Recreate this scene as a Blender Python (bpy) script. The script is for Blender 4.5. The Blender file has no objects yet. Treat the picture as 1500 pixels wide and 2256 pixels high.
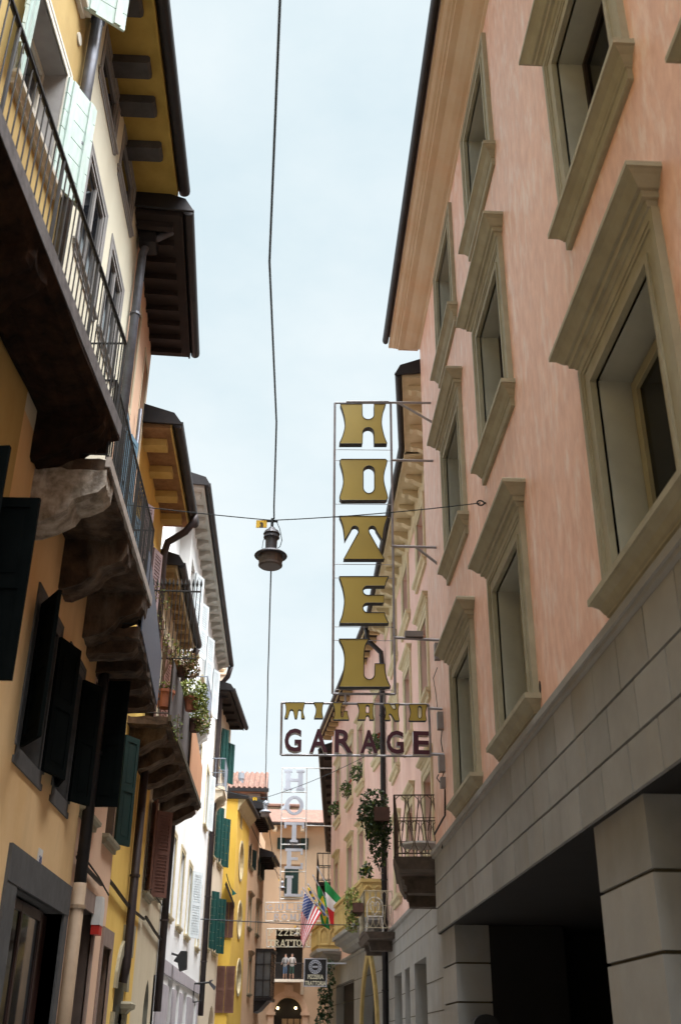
import bpy, bmesh, math, random
from math import sin, cos, pi, radians, hypot
from mathutils import Vector, Matrix
from mathutils.geometry import tessellate_polygon
random.seed(7)
S = bpy.context.scene
COL = S.collection

# ------------------------------------------------------------------ camera
FPX, PITCH, ROLL, YAW = 2285.3, 0.474916, 0.00945239, 0.04554033
CX, CY = 750.0, 1128.0
CAM = Vector((0, 0, 1.6))
FW = Vector((sin(YAW)*cos(PITCH), cos(YAW)*cos(PITCH), sin(PITCH)))
_R0 = Vector((cos(YAW), -sin(YAW), 0)); _U0 = _R0.cross(FW)
RT = _R0*cos(ROLL) + _U0*sin(ROLL)
UP = _U0*cos(ROLL) - _R0*sin(ROLL)
cd = bpy.data.cameras.new('camera'); cam = bpy.data.objects.new('camera', cd); COL.objects.link(cam)
m3 = Matrix((RT, UP, -FW)).transposed()
cam.matrix_world = Matrix.Translation(CAM) @ m3.to_4x4()
cd.sensor_fit = 'VERTICAL'; cd.sensor_height = 36.0; cd.lens = FPX/2256*36.0
cd.clip_end = 3000; cd.clip_start = .05
cd.dof.use_dof = True; cd.dof.focus_distance = 17.0; cd.dof.aperture_fstop = 2.0
S.camera = cam

# ------------------------------------------------------------------ light
SUN_EL, SUN_AZ = radians(71), radians(128)      # azimuth clockwise from +Y (the street's direction)
W = bpy.data.worlds.new('World'); S.world = W; W.use_nodes = True
nt = W.node_tree; nt.nodes.clear()
wo = nt.nodes.new('ShaderNodeOutputWorld'); bg = nt.nodes.new('ShaderNodeBackground')
sky = nt.nodes.new('ShaderNodeTexSky'); sky.sky_type = 'NISHITA'; sky.sun_disc = False
sky.sun_elevation = SUN_EL; sky.sun_rotation = SUN_AZ; sky.air_density = 1.0; sky.dust_density = 3.0
tc = nt.nodes.new('ShaderNodeTexCoord'); mp = nt.nodes.new('ShaderNodeMapping')
mp.inputs['Scale'].default_value = (1.6, 1.6, 3.0)
nz = nt.nodes.new('ShaderNodeTexNoise'); nz.inputs['Scale'].default_value = 2.2; nz.inputs['Detail'].default_value = 8
nz.inputs['Roughness'].default_value = .55
cr = nt.nodes.new('ShaderNodeValToRGB')
cr.color_ramp.elements[0].position = .30; cr.color_ramp.elements[0].color = (4.6, 5.45, 5.8, 1)
cr.color_ramp.elements[1].position = .72; cr.color_ramp.elements[1].color = (5.9, 6.35, 6.45, 1)
mx = nt.nodes.new('ShaderNodeMix'); mx.data_type = 'RGBA'; mx.inputs[0].default_value = .93
nt.links.new(tc.outputs['Generated'], mp.inputs['Vector']); nt.links.new(mp.outputs[0], nz.inputs['Vector'])
nt.links.new(nz.outputs['Fac'], cr.inputs[0]); nt.links.new(sky.outputs[0], mx.inputs[6]); nt.links.new(cr.outputs[0], mx.inputs[7])
nt.links.new(mx.outputs[2], bg.inputs['Color']); bg.inputs['Strength'].default_value = .05
nt.links.new(bg.outputs[0], wo.inputs[0])
sl = bpy.data.lights.new('sun', 'SUN'); sl.energy = 5.0; sl.angle = radians(58); sl.color = (.98, .985, 1)
so = bpy.data.objects.new('sun', sl); COL.objects.link(so)
so.rotation_euler = (Vector((sin(SUN_AZ)*cos(SUN_EL), cos(SUN_AZ)*cos(SUN_EL), sin(SUN_EL)))).to_track_quat('Z', 'Y').to_euler()
S.view_settings.view_transform = 'Standard'; S.view_settings.look = 'None'
S.view_settings.exposure = 1.72; S.view_settings.gamma = 1.0; S.view_settings.use_curve_mapping = False
S.cycles.max_bounces = 8; S.cycles.diffuse_bounces = 5

# ------------------------------------------------------------------ frames: (u along the wall, z up, d out of the wall)
class Frame:
    def __init__(s, o, uvec, nvec, u0=0.0):
        L = hypot(*uvec); s.U = (uvec[0]/L, uvec[1]/L)
        L = hypot(*nvec); s.N = (nvec[0]/L, nvec[1]/L)
        s.O = o; s.u0 = u0
    def P(s, u, z, d=0.0):
        k = u - s.u0
        return Vector((s.O[0]+s.U[0]*k+s.N[0]*d, s.O[1]+s.U[1]*k+s.N[1]*d, z))
    def px(s, x, y, d=0.0):
        """a point of the photograph that lies on this wall (d in front of it) -> its place (u, z) on the wall"""
        r = FW + RT*((x-CX)/FPX) - UP*((y-CY)/FPX)
        ox, oy = s.O[0]+s.N[0]*d, s.O[1]+s.N[1]*d
        t = (s.N[0]*(ox-CAM.x)+s.N[1]*(oy-CAM.y))/(s.N[0]*r.x+s.N[1]*r.y)
        p = CAM + r*t
        return ((p.x-ox)*s.U[0]+(p.y-oy)*s.U[1]+s.u0, p.z)
def street_wall(X, side, y0=0.0, slope=0.0):
    # side +1: right of the street (faces -X), side -1: left (faces +X); slope = dX/dY
    return Frame((X, y0), (slope, 1.0), (-side, side*slope), y0)
def cross_wall(Y):                       # faces the camera
    return Frame((0, Y), (1, 0), (0, -1))

# ------------------------------------------------------------------ mesh builder
class MB:
    def __init__(s, F=None):
        s.v = []; s.f = []; s.m = []; s.F = F; s.cur = 0
    def pt(s, p):
        if s.F is None: return Vector(p)
        return s.F.P(*p)
    def add(s, pts, faces, raw=False):
        b = len(s.v)
        s.v += [Vector(p) if raw else s.pt(p) for p in pts]
        for f in faces:
            s.f.append([b+i for i in f]); s.m.append(s.cur)
    def box(s, u0, u1, z0, z1, d0, d1):
        c = [(u, z, d) for u in (u0, u1) for z in (z0, z1) for d in (d0, d1)]
        s.add(c, [(0, 1, 3, 2), (4, 6, 7, 5), (0, 4, 5, 1), (2, 3, 7, 6), (0, 2, 6, 4), (1, 5, 7, 3)])
        return s
    def quad(s, *p):
        s.add(p, [tuple(range(len(p)))]); return s
    def prism_u(s, prof, u0, u1):        # profile [(z, d)]
        n = len(prof)
        s.add([(u0, z, d) for z, d in prof]+[(u1, z, d) for z, d in prof],
              [tuple(range(n)), tuple(range(2*n-1, n-1, -1))]+[(i, (i+1) % n, (i+1) % n+n, i+n) for i in range(n)])
        return s
    def prism_d(s, poly, d0, d1, holes=(), face_mat=None):   # outline [(u, z)] with holes, thick in d
        loops = [poly]+list(holes)
        tris = tessellate_polygon([[Vector((a, b, 0)) for a, b in l] for l in loops])
        fl = [p for l in loops for p in l]; n = len(fl)
        side = s.cur
        s.add([(a, b, d0) for a, b in fl]+[(a, b, d1) for a, b in fl], [])
        b0 = len(s.v)-2*n
        for t in tris:
            s.f.append([b0+i for i in t]); s.m.append(side)
            s.f.append([b0+n+i for i in reversed(t)]); s.m.append(side if face_mat is None else face_mat)
        k = 0
        for l in loops:
            c = len(l)
            for i in range(c):
                j = (i+1) % c
                s.f.append([b0+k+i, b0+k+j, b0+n+k+j, b0+n+k+i]); s.m.append(side)
            k += c
        return s
    def tube(s, pts, r, n=6, raw=False, closed=False):
        P = [Vector(p) if raw else s.pt(p) for p in pts]
        b = len(s.v); N = len(P); ref = None
        for i, p in enumerate(P):
            a = P[i-1] if (i or closed) else P[i]; c = P[(i+1) % N] if (i < N-1 or closed) else P[i]
            t = (c-a)
            if t.length < 1e-9: t = Vector((0, 0, 1))
            t.normalize()
            if ref is None:
                ref = Vector((0, 0, 1)) if abs(t.z) < .9 else Vector((1, 0, 0))
            x = ref - t*ref.dot(t)
            if x.length < 1e-6: x = t.orthogonal()
            x.normalize(); ref = x; y = t.cross(x)
            rr = r[i] if isinstance(r, (list, tuple)) else r
            for k in range(n):
                an = 2*pi*k/n
                s.v.append(p+x*(rr*cos(an))+y*(rr*sin(an)))
        for i in range(N if closed else N-1):
            j = (i+1) % N
            for k in range(n):
                k2 = (k+1) % n
                s.f.append([b+i*n+k, b+i*n+k2, b+j*n+k2, b+j*n+k]); s.m.append(s.cur)
        if not closed:
            s.f.append([b+k for k in range(n)][::-1]); s.m.append(s.cur)
            s.f.append([b+(N-1)*n+k for k in range(n)]); s.m.append(s.cur)
        return s
    def lathe(s, c, prof, n=14, raw=True, arc=None):     # profile [(radius, z)] round a vertical axis
        C = Vector(c) if raw else s.pt(c)
        b = len(s.v)
        for r, z in prof:
            for k in range(n):
                s.v.append(C+Vector((r*cos(2*pi*k/n), r*sin(2*pi*k/n), z)))
        for i in range(len(prof)-1):
            for k in range(n):
                k2 = (k+1) % n
                s.f.append([b+i*n+k, b+i*n+k2, b+(i+1)*n+k2, b+(i+1)*n+k]); s.m.append(s.cur)
        return s
    def moulding(s, u0, u1, prof):       # profile [(z, d)], mitred returns at both ends
        rows = []
        for z, d in prof:
            rows.append([(u0-d, z, -.01), (u0-d, z, d), (u1+d, z, d), (u1+d, z, -.01)])
        b = [p for r in rows for p in r]; f = []
        for i in range(len(prof)-1):
            for k in range(3):
                f.append((i*4+k, i*4+k+1, i*4+k+5, i*4+k+4))
        f.append((0, 1, 2, 3)); n = (len(prof)-1)*4; f.append((n+3, n+2, n+1, n))
        s.add(b, f); return s
    def build(s, name, mats, parent=None, smooth=False, recalc=True):
        me = bpy.data.meshes.new(name)
        me.from_pydata([tuple(v) for v in s.v], [], s.f)
        if not isinstance(mats, (list, tuple)): mats = [mats]
        for m in mats: me.materials.append(m)
        me.polygons.foreach_set('material_index', s.m)
        if recalc:
            bm = bmesh.new(); bm.from_mesh(me); bmesh.ops.recalc_face_normals(bm, faces=bm.faces); bm.to_mesh(me); bm.free()
        if smooth:
            me.polygons.foreach_set('use_smooth', [True]*len(me.polygons))
        o = bpy.data.objects.new(name, me); COL.objects.link(o)
        if parent is not None: attach(o, parent)
        return o
def attach(o, p):
    o.parent = p
    if p.type == 'EMPTY': o.matrix_parent_inverse = Matrix.Translation(p.location).inverted()
def thing(name, label, cat, loc, group=None):
    o = bpy.data.objects.new(name, None); COL.objects.link(o); o.location = loc; o.empty_display_size = .2
    o['label'] = label; o['category'] = cat
    if group: o['group'] = group
    return o
def tag(o, label, cat, group=None):
    o['label'] = label; o['category'] = cat
    if group: o['group'] = group
    return o
def structure(o): o['kind'] = 'structure'; return o

# ------------------------------------------------------------------ materials
def mat(name, c1, c2=None, scale=3.0, stretch=(1, 1, 1), rough=.85, bump=0.0, bscale=40.0, stain=None, stain_amt=.5,
        stain_scale=.9, metallic=0.0, spec=.4, lo=.35, hi=.65, rough2=None, detail=8):
    m = bpy.data.materials.new(name); m.use_nodes = True
    t = m.node_tree; b = t.nodes['Principled BSDF']; L = t.links
    b.inputs['Roughness'].default_value = rough; b.inputs['Metallic'].default_value = metallic
    b.inputs['Specular IOR Level'].default_value = spec
    if c2 is None: c2 = tuple(x*.82 for x in c1)
    g = t.nodes.new('ShaderNodeNewGeometry'); mp = t.nodes.new('ShaderNodeMapping')
    mp.inputs['Scale'].default_value = stretch; L.new(g.outputs['Position'], mp.inputs['Vector'])
    n = t.nodes.new('ShaderNodeTexNoise'); n.inputs['Scale'].default_value = scale; n.inputs['Detail'].default_value = detail
    n.inputs['Roughness'].default_value = .6
    L.new(mp.outputs[0], n.inputs['Vector'])
    r = t.nodes.new('ShaderNodeValToRGB'); r.color_ramp.elements[0].position = lo; r.color_ramp.elements[1].position = hi
    r.color_ramp.elements[0].color = (*c2, 1); r.color_ramp.elements[1].color = (*c1, 1)
    L.new(n.outputs['Fac'], r.inputs[0]); out = r.outputs[0]
    if stain is not None:
        mp2 = t.nodes.new('ShaderNodeMapping'); mp2.inputs['Scale'].default_value = (1, 1, .35); mp2.inputs['Location'].default_value = (3.7, 1.3, 9.1)
        L.new(g.outputs['Position'], mp2.inputs['Vector'])
        n2 = t.nodes.new('ShaderNodeTexNoise'); n2.inputs['Scale'].default_value = stain_scale; n2.inputs['Detail'].default_value = 10; n2.inputs['Roughness'].default_value = .65
        L.new(mp2.outputs[0], n2.inputs['Vector'])
        r2 = t.nodes.new('ShaderNodeMapRange'); r2.inputs['From Min'].default_value = .5; r2.inputs['From Max'].default_value = .72
        r2.inputs['To Max'].default_value = stain_amt; L.new(n2.outputs['Fac'], r2.inputs['Value'])
        x = t.nodes.new('ShaderNodeMix'); x.data_type = 'RGBA'; x.inputs[7].default_value = (*stain, 1)
        L.new(r2.outputs[0], x.inputs[0]); L.new(out, x.inputs[6]); out = x.outputs[2]
    L.new(out, b.inputs['Base Color'])
    if rough2 is not None:
        rr = t.nodes.new('ShaderNodeMapRange'); rr.inputs['To Min'].default_value = rough; rr.inputs['To Max'].default_value = rough2
        L.new(n.outputs['Fac'], rr.inputs['Value']); L.new(rr.outputs[0], b.inputs['Roughness'])
    if bump:
        nb = t.nodes.new('ShaderNodeTexNoise'); nb.inputs['Scale'].default_value = bscale; nb.inputs['Detail'].default_value = 6
        L.new(mp.outputs[0] if stretch != (1, 1, 1) else g.outputs['Position'], nb.inputs['Vector'])
        bp = t.nodes.new('ShaderNodeBump'); bp.inputs['Strength'].default_value = bump; bp.inputs['Distance'].default_value = .02
        L.new(nb.outputs['Fac'], bp.inputs['Height']); L.new(bp.outputs[0], b.inputs['Normal'])
    return m
def glow(name, c, e):
    m = bpy.data.materials.new(name); m.use_nodes = True; b = m.node_tree.nodes['Principled BSDF']
    b.inputs['Base Color'].default_value = (*c, 1); b.inputs['Emission Color'].default_value = (*c, 1); b.inputs['Emission Strength'].default_value = e
    return m
M = {}
M['pink'] = mat('pink_marbled_plaster', (.85, .54, .41), (.66, .355, .24), 8, (1, 1, .5), .42, .05, 14, stain=(.88, .74, .67), stain_amt=.75, stain_scale=6, rough2=.62, spec=.5, lo=.26, hi=.72, detail=7)
M['pink2'] = mat('pale_pink_plaster', (.80, .55, .47), (.70, .45, .38), 1.5, (1, 1, .5), .8, .08, 20, stain=(.66, .40, .33), stain_amt=.4)
M['trim'] = mat('cream_stone_trim', (.34, .31, .215), (.28, .25, .17), 4, rough=.7, bump=.06, bscale=60)
M['trim2'] = mat('pale_yellow_trim', (.60, .52, .34), (.52, .44, .27), 4, rough=.75)
M['reveal'] = mat('pale_grey_reveal', (.40, .395, .33), (.35, .345, .29), 3, rough=.7, bump=.03)
M['stone_b'] = mat('darker_grey_stone_slab', (.265, .262, .25), (.22, .216, .20), 2.1, rough=.75, bump=.1, bscale=70, stain=(.24, .21, .17), stain_amt=.5, stain_scale=2)
M['stone_c'] = mat('lighter_grey_stone_slab', (.33, .326, .31), (.28, .275, .26), 1.4, rough=.75, bump=.1, bscale=70, stain=(.28, .25, .2), stain_amt=.4, stain_scale=1.2)
M['stone'] = mat('grey_stone_slab', (.30, .296, .28), (.245, .24, .225), 1.7, rough=.75, bump=.06, bscale=70, stain=(.28, .24, .18), stain_amt=.45, stain_scale=1.6)
M['joint'] = mat('dark_joint_mortar', (.07, .055, .03), rough=.95)
M['dark_room'] = mat('shade_dark_garage_plaster', (.014, .012, .011), rough=.95)  # near-black colour holds the shade of the unlit garage
M['glass'] = mat('window_glass', (.012, .014, .018), (.010, .012, .015), 1, rough=.05, spec=.9, bump=.015, bscale=1.2)
M['glass_hotel'] = mat('dark_hotel_glass', (.006, .006, .007), (.005, .005, .005), 1, rough=.12, spec=.12)
M['glass_dim'] = mat('dull_window_glass', (.012, .014, .018), (.010, .012, .015), 1, rough=.35, spec=.5)
M['black_iron'] = mat('black_wrought_iron', (.02, .022, .026), (.035, .033, .03), 12, rough=.55, metallic=.3)
M['rust_iron'] = mat('brown_rusty_iron', (.10, .065, .04), (.05, .035, .025), 18, rough=.75)
M['gutter'] = mat('dark_bronze_gutter', (.020, .018, .020), (.028, .024, .024), 6, rough=.5, metallic=.4)
M['pipe'] = mat('brown_drainpipe', (.035, .026, .028), (.05, .036, .034), 5, rough=.5, metallic=.3)
M['pipe_grey'] = mat('grey_blue_drainpipe', (.13, .14, .17), (.09, .09, .10), 5, rough=.45, metallic=.4)
M['gold'] = mat('gold_acrylic_face', (.34, .245, .040), (.29, .205, .033), .8, rough=.35, spec=.5, stain=(.40, .31, .08), stain_amt=.35, stain_scale=.7)
M['letter_side'] = mat('black_letter_side', (.012, .012, .012), rough=.5)
M['steel'] = mat('painted_grey_steel', (.34, .33, .34), (.26, .25, .26), 8, rough=.5, metallic=.3, stain=(.16, .10, .06), stain_amt=.4, stain_scale=6)
M['maroon'] = mat('maroon_letter_face', (.055, .006, .016), (.042, .005, .013), 3, rough=.4)
M['pale_side'] = mat('pale_letter_edge', (.55, .54, .53), rough=.5)
M['grey_letter'] = mat('grey_metal_letter', (.52, .55, .62), (.46, .48, .55), 3, rough=.4, metallic=.2)
M['white_metal'] = mat('white_painted_metal', (.70, .70, .68), (.60, .60, .58), 5, rough=.45)
M['ochre'] = mat('ochre_plaster', (.62, .415, .16), (.53, .33, .11), 1.2, (1, 1, .6), .9, .1, 30, stain=(.45, .30, .14), stain_amt=.5)
M['ochreA'] = mat('old_ochre_plaster', (.53, .39, .15), (.46, .32, .11), 2.0, (1, 1, .6), .9, .1, 30, stain=(.36, .25, .10), stain_amt=.6)
M['tan'] = mat('tan_peach_plaster', (.82, .58, .31), (.74, .49, .23), 1.1, (1, 1, .6), .9, .1, 30, stain=(.50, .34, .18), stain_amt=.4)
M['cream'] = mat('cream_plaster', (.72, .70, .56), (.66, .63, .49), 1.2, (1, 1, .5), .9, .08, 25, stain=(.62, .56, .42), stain_amt=.4)
M['peach'] = mat('peach_plaster', (.76, .52, .36), (.70, .46, .31), 1.1, (1, 1, .5), .9, .08, 25, stain=(.62, .42, .30), stain_amt=.4)
M['yellow'] = mat('warm_yellow_plaster', (.84, .57, .14), (.76, .49, .10), 1.3, (1, 1, .5), .9, .08, 25, stain=(.60, .42, .18), stain_amt=.5)
M['buff'] = mat('pale_buff_plaster', (.66, .58, .42), (.58, .50, .35), 1.3, (1, 1, .5), .9, .08, 25, stain=(.48, .41, .29), stain_amt=.5)
M['white'] = mat('white_plaster', (.86, .88, .875), (.82, .84, .835), 1.0, (1, 1, .4), .9, .06, 25, stain=(.62, .61, .57), stain_amt=.4)
M['ivory'] = mat('ivory_plaster', (.74, .64, .49), (.68, .58, .44), 1.0, (1, 1, .4), .9, .06, 25, stain=(.58, .48, .36), stain_amt=.5)
M['bright_yellow'] = mat('bright_yellow_plaster', (.80, .54, .10), (.72, .46, .07), 1.0, (1, 1, .4), .9, .06, 25, stain=(.66, .44, .14), stain_amt=.5)
M['apricot'] = mat('apricot_plaster', (.78, .53, .34), (.72, .47, .29), 1.0, (1, 1, .4), .9, .06, 25)
M['brown_tan'] = mat('brown_tan_plaster', (.40, .29, .195), (.345, .245, .16), .8, (1, 1, .4), .9, .06, 25, stain=(.40, .28, .18), stain_amt=.5)
M['grey_stone'] = mat('dark_grey_stone', (.095, .095, .095), (.07, .07, .07), 6, rough=.85, bump=.12, bscale=90)
M['frame_grey'] = mat('grey_stone_frame', (.29, .285, .28), (.24, .235, .23), 3, rough=.85, bump=.05)
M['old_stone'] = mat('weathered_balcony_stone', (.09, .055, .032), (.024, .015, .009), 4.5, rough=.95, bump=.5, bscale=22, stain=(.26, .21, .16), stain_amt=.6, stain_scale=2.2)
M['shade_dark_stone'] = mat('weathered_shade_dark_underside', (.030, .016, .010), (.010, .007, .005), 5, rough=.97, bump=.7, bscale=14, spec=.1, stain=(.06, .032, .016), stain_amt=.5, stain_scale=3)  # weathered stone, colour taken near black to hold the underside shade
M['pale_lit_stone'] = mat('pale_lit_corbel_stone', (.46, .41, .35), (.20, .165, .12), 9, rough=.95, bump=.6, bscale=30, stain=(.07, .05, .035), stain_amt=.9, stain_scale=5)  # pale stone, its sky-lit look put into the colour
M['green_sh'] = mat('dark_green_shutter_paint', (.0028, .0042, .0042), (.0045, .006, .006), 5, rough=.9, bump=.03, spec=.02)
M['forest_sh'] = mat('forest_green_shutter_paint', (.010, .028, .024), (.008, .022, .02), 5, rough=.6, spec=.2)
M['teal_sh'] = mat('teal_green_shutter_paint', (.009, .065, .056), (.007, .05, .044), 5, rough=.55)
M['mint_sh'] = mat('pale_mint_shutter_paint', (.50, .61, .57), (.42, .54, .50), 6, (3, 3, .6), .75, .05, 30, stain=(.25, .30, .27), stain_amt=.35, stain_scale=5)
M['brown_sh'] = mat('red_brown_shutter_paint', (.16, .075, .055), (.12, .055, .04), 6, rough=.6)
M['mauve_sh'] = mat('mauve_grey_shutter_paint', (.28, .20, .20), (.22, .16, .16), 6, rough=.6)
M['blue_sh'] = mat('slate_blue_shutter_paint', (.12, .22, .29), (.10, .19, .26), 6, rough=.55)
M['white_sh'] = mat('pale_grey_shutter_paint', (.68, .74, .76), (.60, .66, .68), 5, rough=.6)
M['olive_sh'] = mat('olive_green_shutter_paint', (.05, .06, .035), (.04, .05, .03), 5, rough=.5)
M['wood'] = mat('brown_timber', (.10, .055, .03), (.06, .035, .02), 4, (8, 8, 1), rough=.7)
M['dark_wood'] = mat('dark_roof_timber', (.026, .016, .012), (.017, .011, .009), 4, rough=.85)
M['terracotta'] = mat('terracotta_roof_tile', (.21, .105, .075), (.12, .07, .055), 5, rough=.9, bump=.2, bscale=12, stain=(.28, .20, .15), stain_amt=.6, stain_scale=3)
M['pot'] = mat('terracotta_pot_clay', (.40, .15, .08), (.30, .11, .06), 6, rough=.85)
M['dark_pot'] = mat('dark_brown_pot_clay', (.09, .04, .028), (.06, .03, .02), 6, rough=.8)
M['sheet'] = mat('blue_grey_corrugated_sheet', (.085, .10, .14), (.065, .078, .11), 3, (8, 8, .6), .5, .1, 40)
M['dark_sheet'] = mat('dark_screen_cloth', (.07, .06, .055), (.12, .11, .11), 9, (2, 2, .5), .9)
M['orange_sheet'] = mat('terracotta_screen_cloth', (.58, .31, .17), (.50, .26, .14), 4, (3, 3, .4), .9)
M['paving'] = mat('street_paving_stone', (.30, .27, .24), (.22, .20, .18), 1.5, rough=.85, bump=.2, bscale=8)
M['grey_zinc'] = mat('grey_zinc', (.40, .43, .47), (.33, .36, .40), 6, rough=.4, metallic=.5)
M['lamp_grey'] = mat('dark_grey_lamp_paint', (.085, .085, .095), (.06, .06, .068), 6, rough=.45, metallic=.3)
M['lamp_pale'] = mat('weathered_pale_lamp_paint', (.30, .32, .35), (.22, .24, .27), 6, rough=.45, metallic=.3)
M['lamp_inner'] = mat('brown_lamp_glass_band', (.13, .10, .09), (.10, .08, .07), 5, rough=.4)
M['plate_yellow'] = mat('yellow_plate_paint', (.70, .44, .02), (.62, .38, .02), 5, rough=.5)
M['ink'] = mat('black_ink_and_shade', (.01, .01, .01), rough=.6)  # also the black of sheets painting in unlit interiors
M['cable'] = mat('black_cable', (.012, .018, .022), rough=.6)
M['red'] = mat('red_plastic', (.55, .03, .02), rough=.5)
M['gothic'] = mat('yellow_gothic_stone', (.55, .40, .15), (.42, .30, .11), 3, rough=.9, bump=.3, bscale=20, stain=(.62, .52, .28), stain_amt=.5, stain_scale=2)
M['white_text'] = mat('cream_sign_lettering', (.72, .68, .52), rough=.5)
M['board'] = mat('black_sign_board', (.014, .013, .014), rough=.5)
M['bulb'] = glow('lit_bulb', (1, .72, .35), 5)
M['skin'] = mat('skin', (.50, .30, .22), rough=.6)
M['hair'] = mat('dark_hair', (.03, .02, .015), rough=.6)
M['cloth_white'] = mat('white_cotton', (.45, .44, .43), rough=.9)
M['cloth_blue'] = mat('blue_denim', (.09, .17, .30), rough=.9)
M['cloth_green'] = mat('dark_green_cloth', (.03, .09, .075), rough=.9)
M['cloth_grey'] = mat('grey_shirt_cloth', (.30, .31, .32), rough=.9)
M['teal_cloth'] = mat('teal_cloth', (.01, .17, .15), (.01, .13, .12), 10, rough=.9)
for n, c in (('flag_red', (.60, .025, .03)), ('flag_white', (.78, .76, .78)), ('flag_blue', (.03, .06, .22)), ('flag_green', (.01, .20, .05)),
             ('flag_yellow', (.75, .52, .02)), ('flag_brazil_blue', (.04, .11, .42))):
    M[n] = mat(n+'_cloth', c, tuple(x*.9 for x in c), 8, rough=.85)
def leafmat(name, a, b):
    m = mat(name, a, b, 7, rough=.55, lo=.3, hi=.7); return m
M['leaf'] = leafmat('mid_green_leaf', (.10, .15, .025), (.05, .085, .015))
M['leaf_pale'] = leafmat('pale_yellow_green_leaf', (.26, .30, .06), (.13, .17, .03))
M['leaf_dark'] = leafmat('dark_green_leaf', (.045, .075, .018), (.02, .04, .012))
M['leaf_deep'] = leafmat('deep_green_leaf', (.025, .06, .02), (.012, .03, .012))
M['leaf_dry'] = leafmat('dry_reddish_leaf', (.32, .19, .10), (.17, .12, .05))
M['stem'] = mat('brown_stem', (.10, .06, .03), rough=.9)

# ------------------------------------------------------------------ text
def text_mesh(name, body, F, u, z, size, depth, d, mats, parent, bold=0.0, align='CENTER', sx=1.0, rot=0.0):
    cu = bpy.data.curves.new(name, 'FONT'); cu.body = body; cu.size = size; cu.extrude = depth/2; cu.offset = bold
    cu.align_x = align; cu.align_y = 'TOP'
    cu.resolution_u = 3
    ob = bpy.data.objects.new(name, cu); COL.objects.link(ob)
    dg = bpy.context.evaluated_depsgraph_get(); dg.update()
    me = bpy.data.meshes.new_from_object(ob.evaluated_get(dg))
    bpy.data.objects.remove(ob); bpy.data.curves.remove(cu)
    me.materials.clear()
    if not isinstance(mats, (list, tuple)): mats = [mats]
    for m in mats: me.materials.append(m)
    if len(mats) > 1:
        for p in me.polygons: p.material_index = 0 if abs(p.normal.z) > .9 else 1
    for v in me.vertices:
        x, y = v.co.x*sx, v.co.y
        if rot: x, y = x*cos(rot)-y*sin(rot), x*sin(rot)+y*cos(rot)
        v.co = F.P(u+x, z+y, d+v.co.z)
    me.name = name
    o = bpy.data.objects.new(name, me); COL.objects.link(o)
    if parent is not None: attach(o, parent)
    return o

# ------------------------------------------------------------------ facades
def arch_pts(a, b, c, d, n=12, kind='arch'):
    """outline of the void inside the hole a..b x c..d"""
    m = (a+b)/2; r = (b-a)/2
    if kind == 'arch':
        zc = d-r
        return [(a, c), (b, c)]+[(m+r*cos(t*pi/n), zc+r*sin(t*pi/n)) for t in range(n+1)]
    if kind == 'pointed':
        zc = d-r*1.45; R = 2*r*1.03; pts = [(a, c), (b, c)]
        for t in range(n+1):
            k = t/n; ang = k*math.acos((R-r)/R)
            pts.append((b-R+R*cos(ang), zc+R*sin(ang)*(d-zc)/(R*sin(math.acos((R-r)/R)))))
        for t in range(n, -1, -1):
            k = t/n; ang = k*math.acos((R-r)/R)
            pts.append((a+R-R*cos(ang), zc+R*sin(ang)*(d-zc)/(R*sin(math.acos((R-r)/R)))))
        return pts
    if kind == 'oval':
        zc = (c+d)/2; h = (d-c)/2
        return [(m+r*cos(t*2*pi/(2*n)), zc+h*sin(t*2*pi/(2*n))) for t in range(2*n)]
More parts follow.
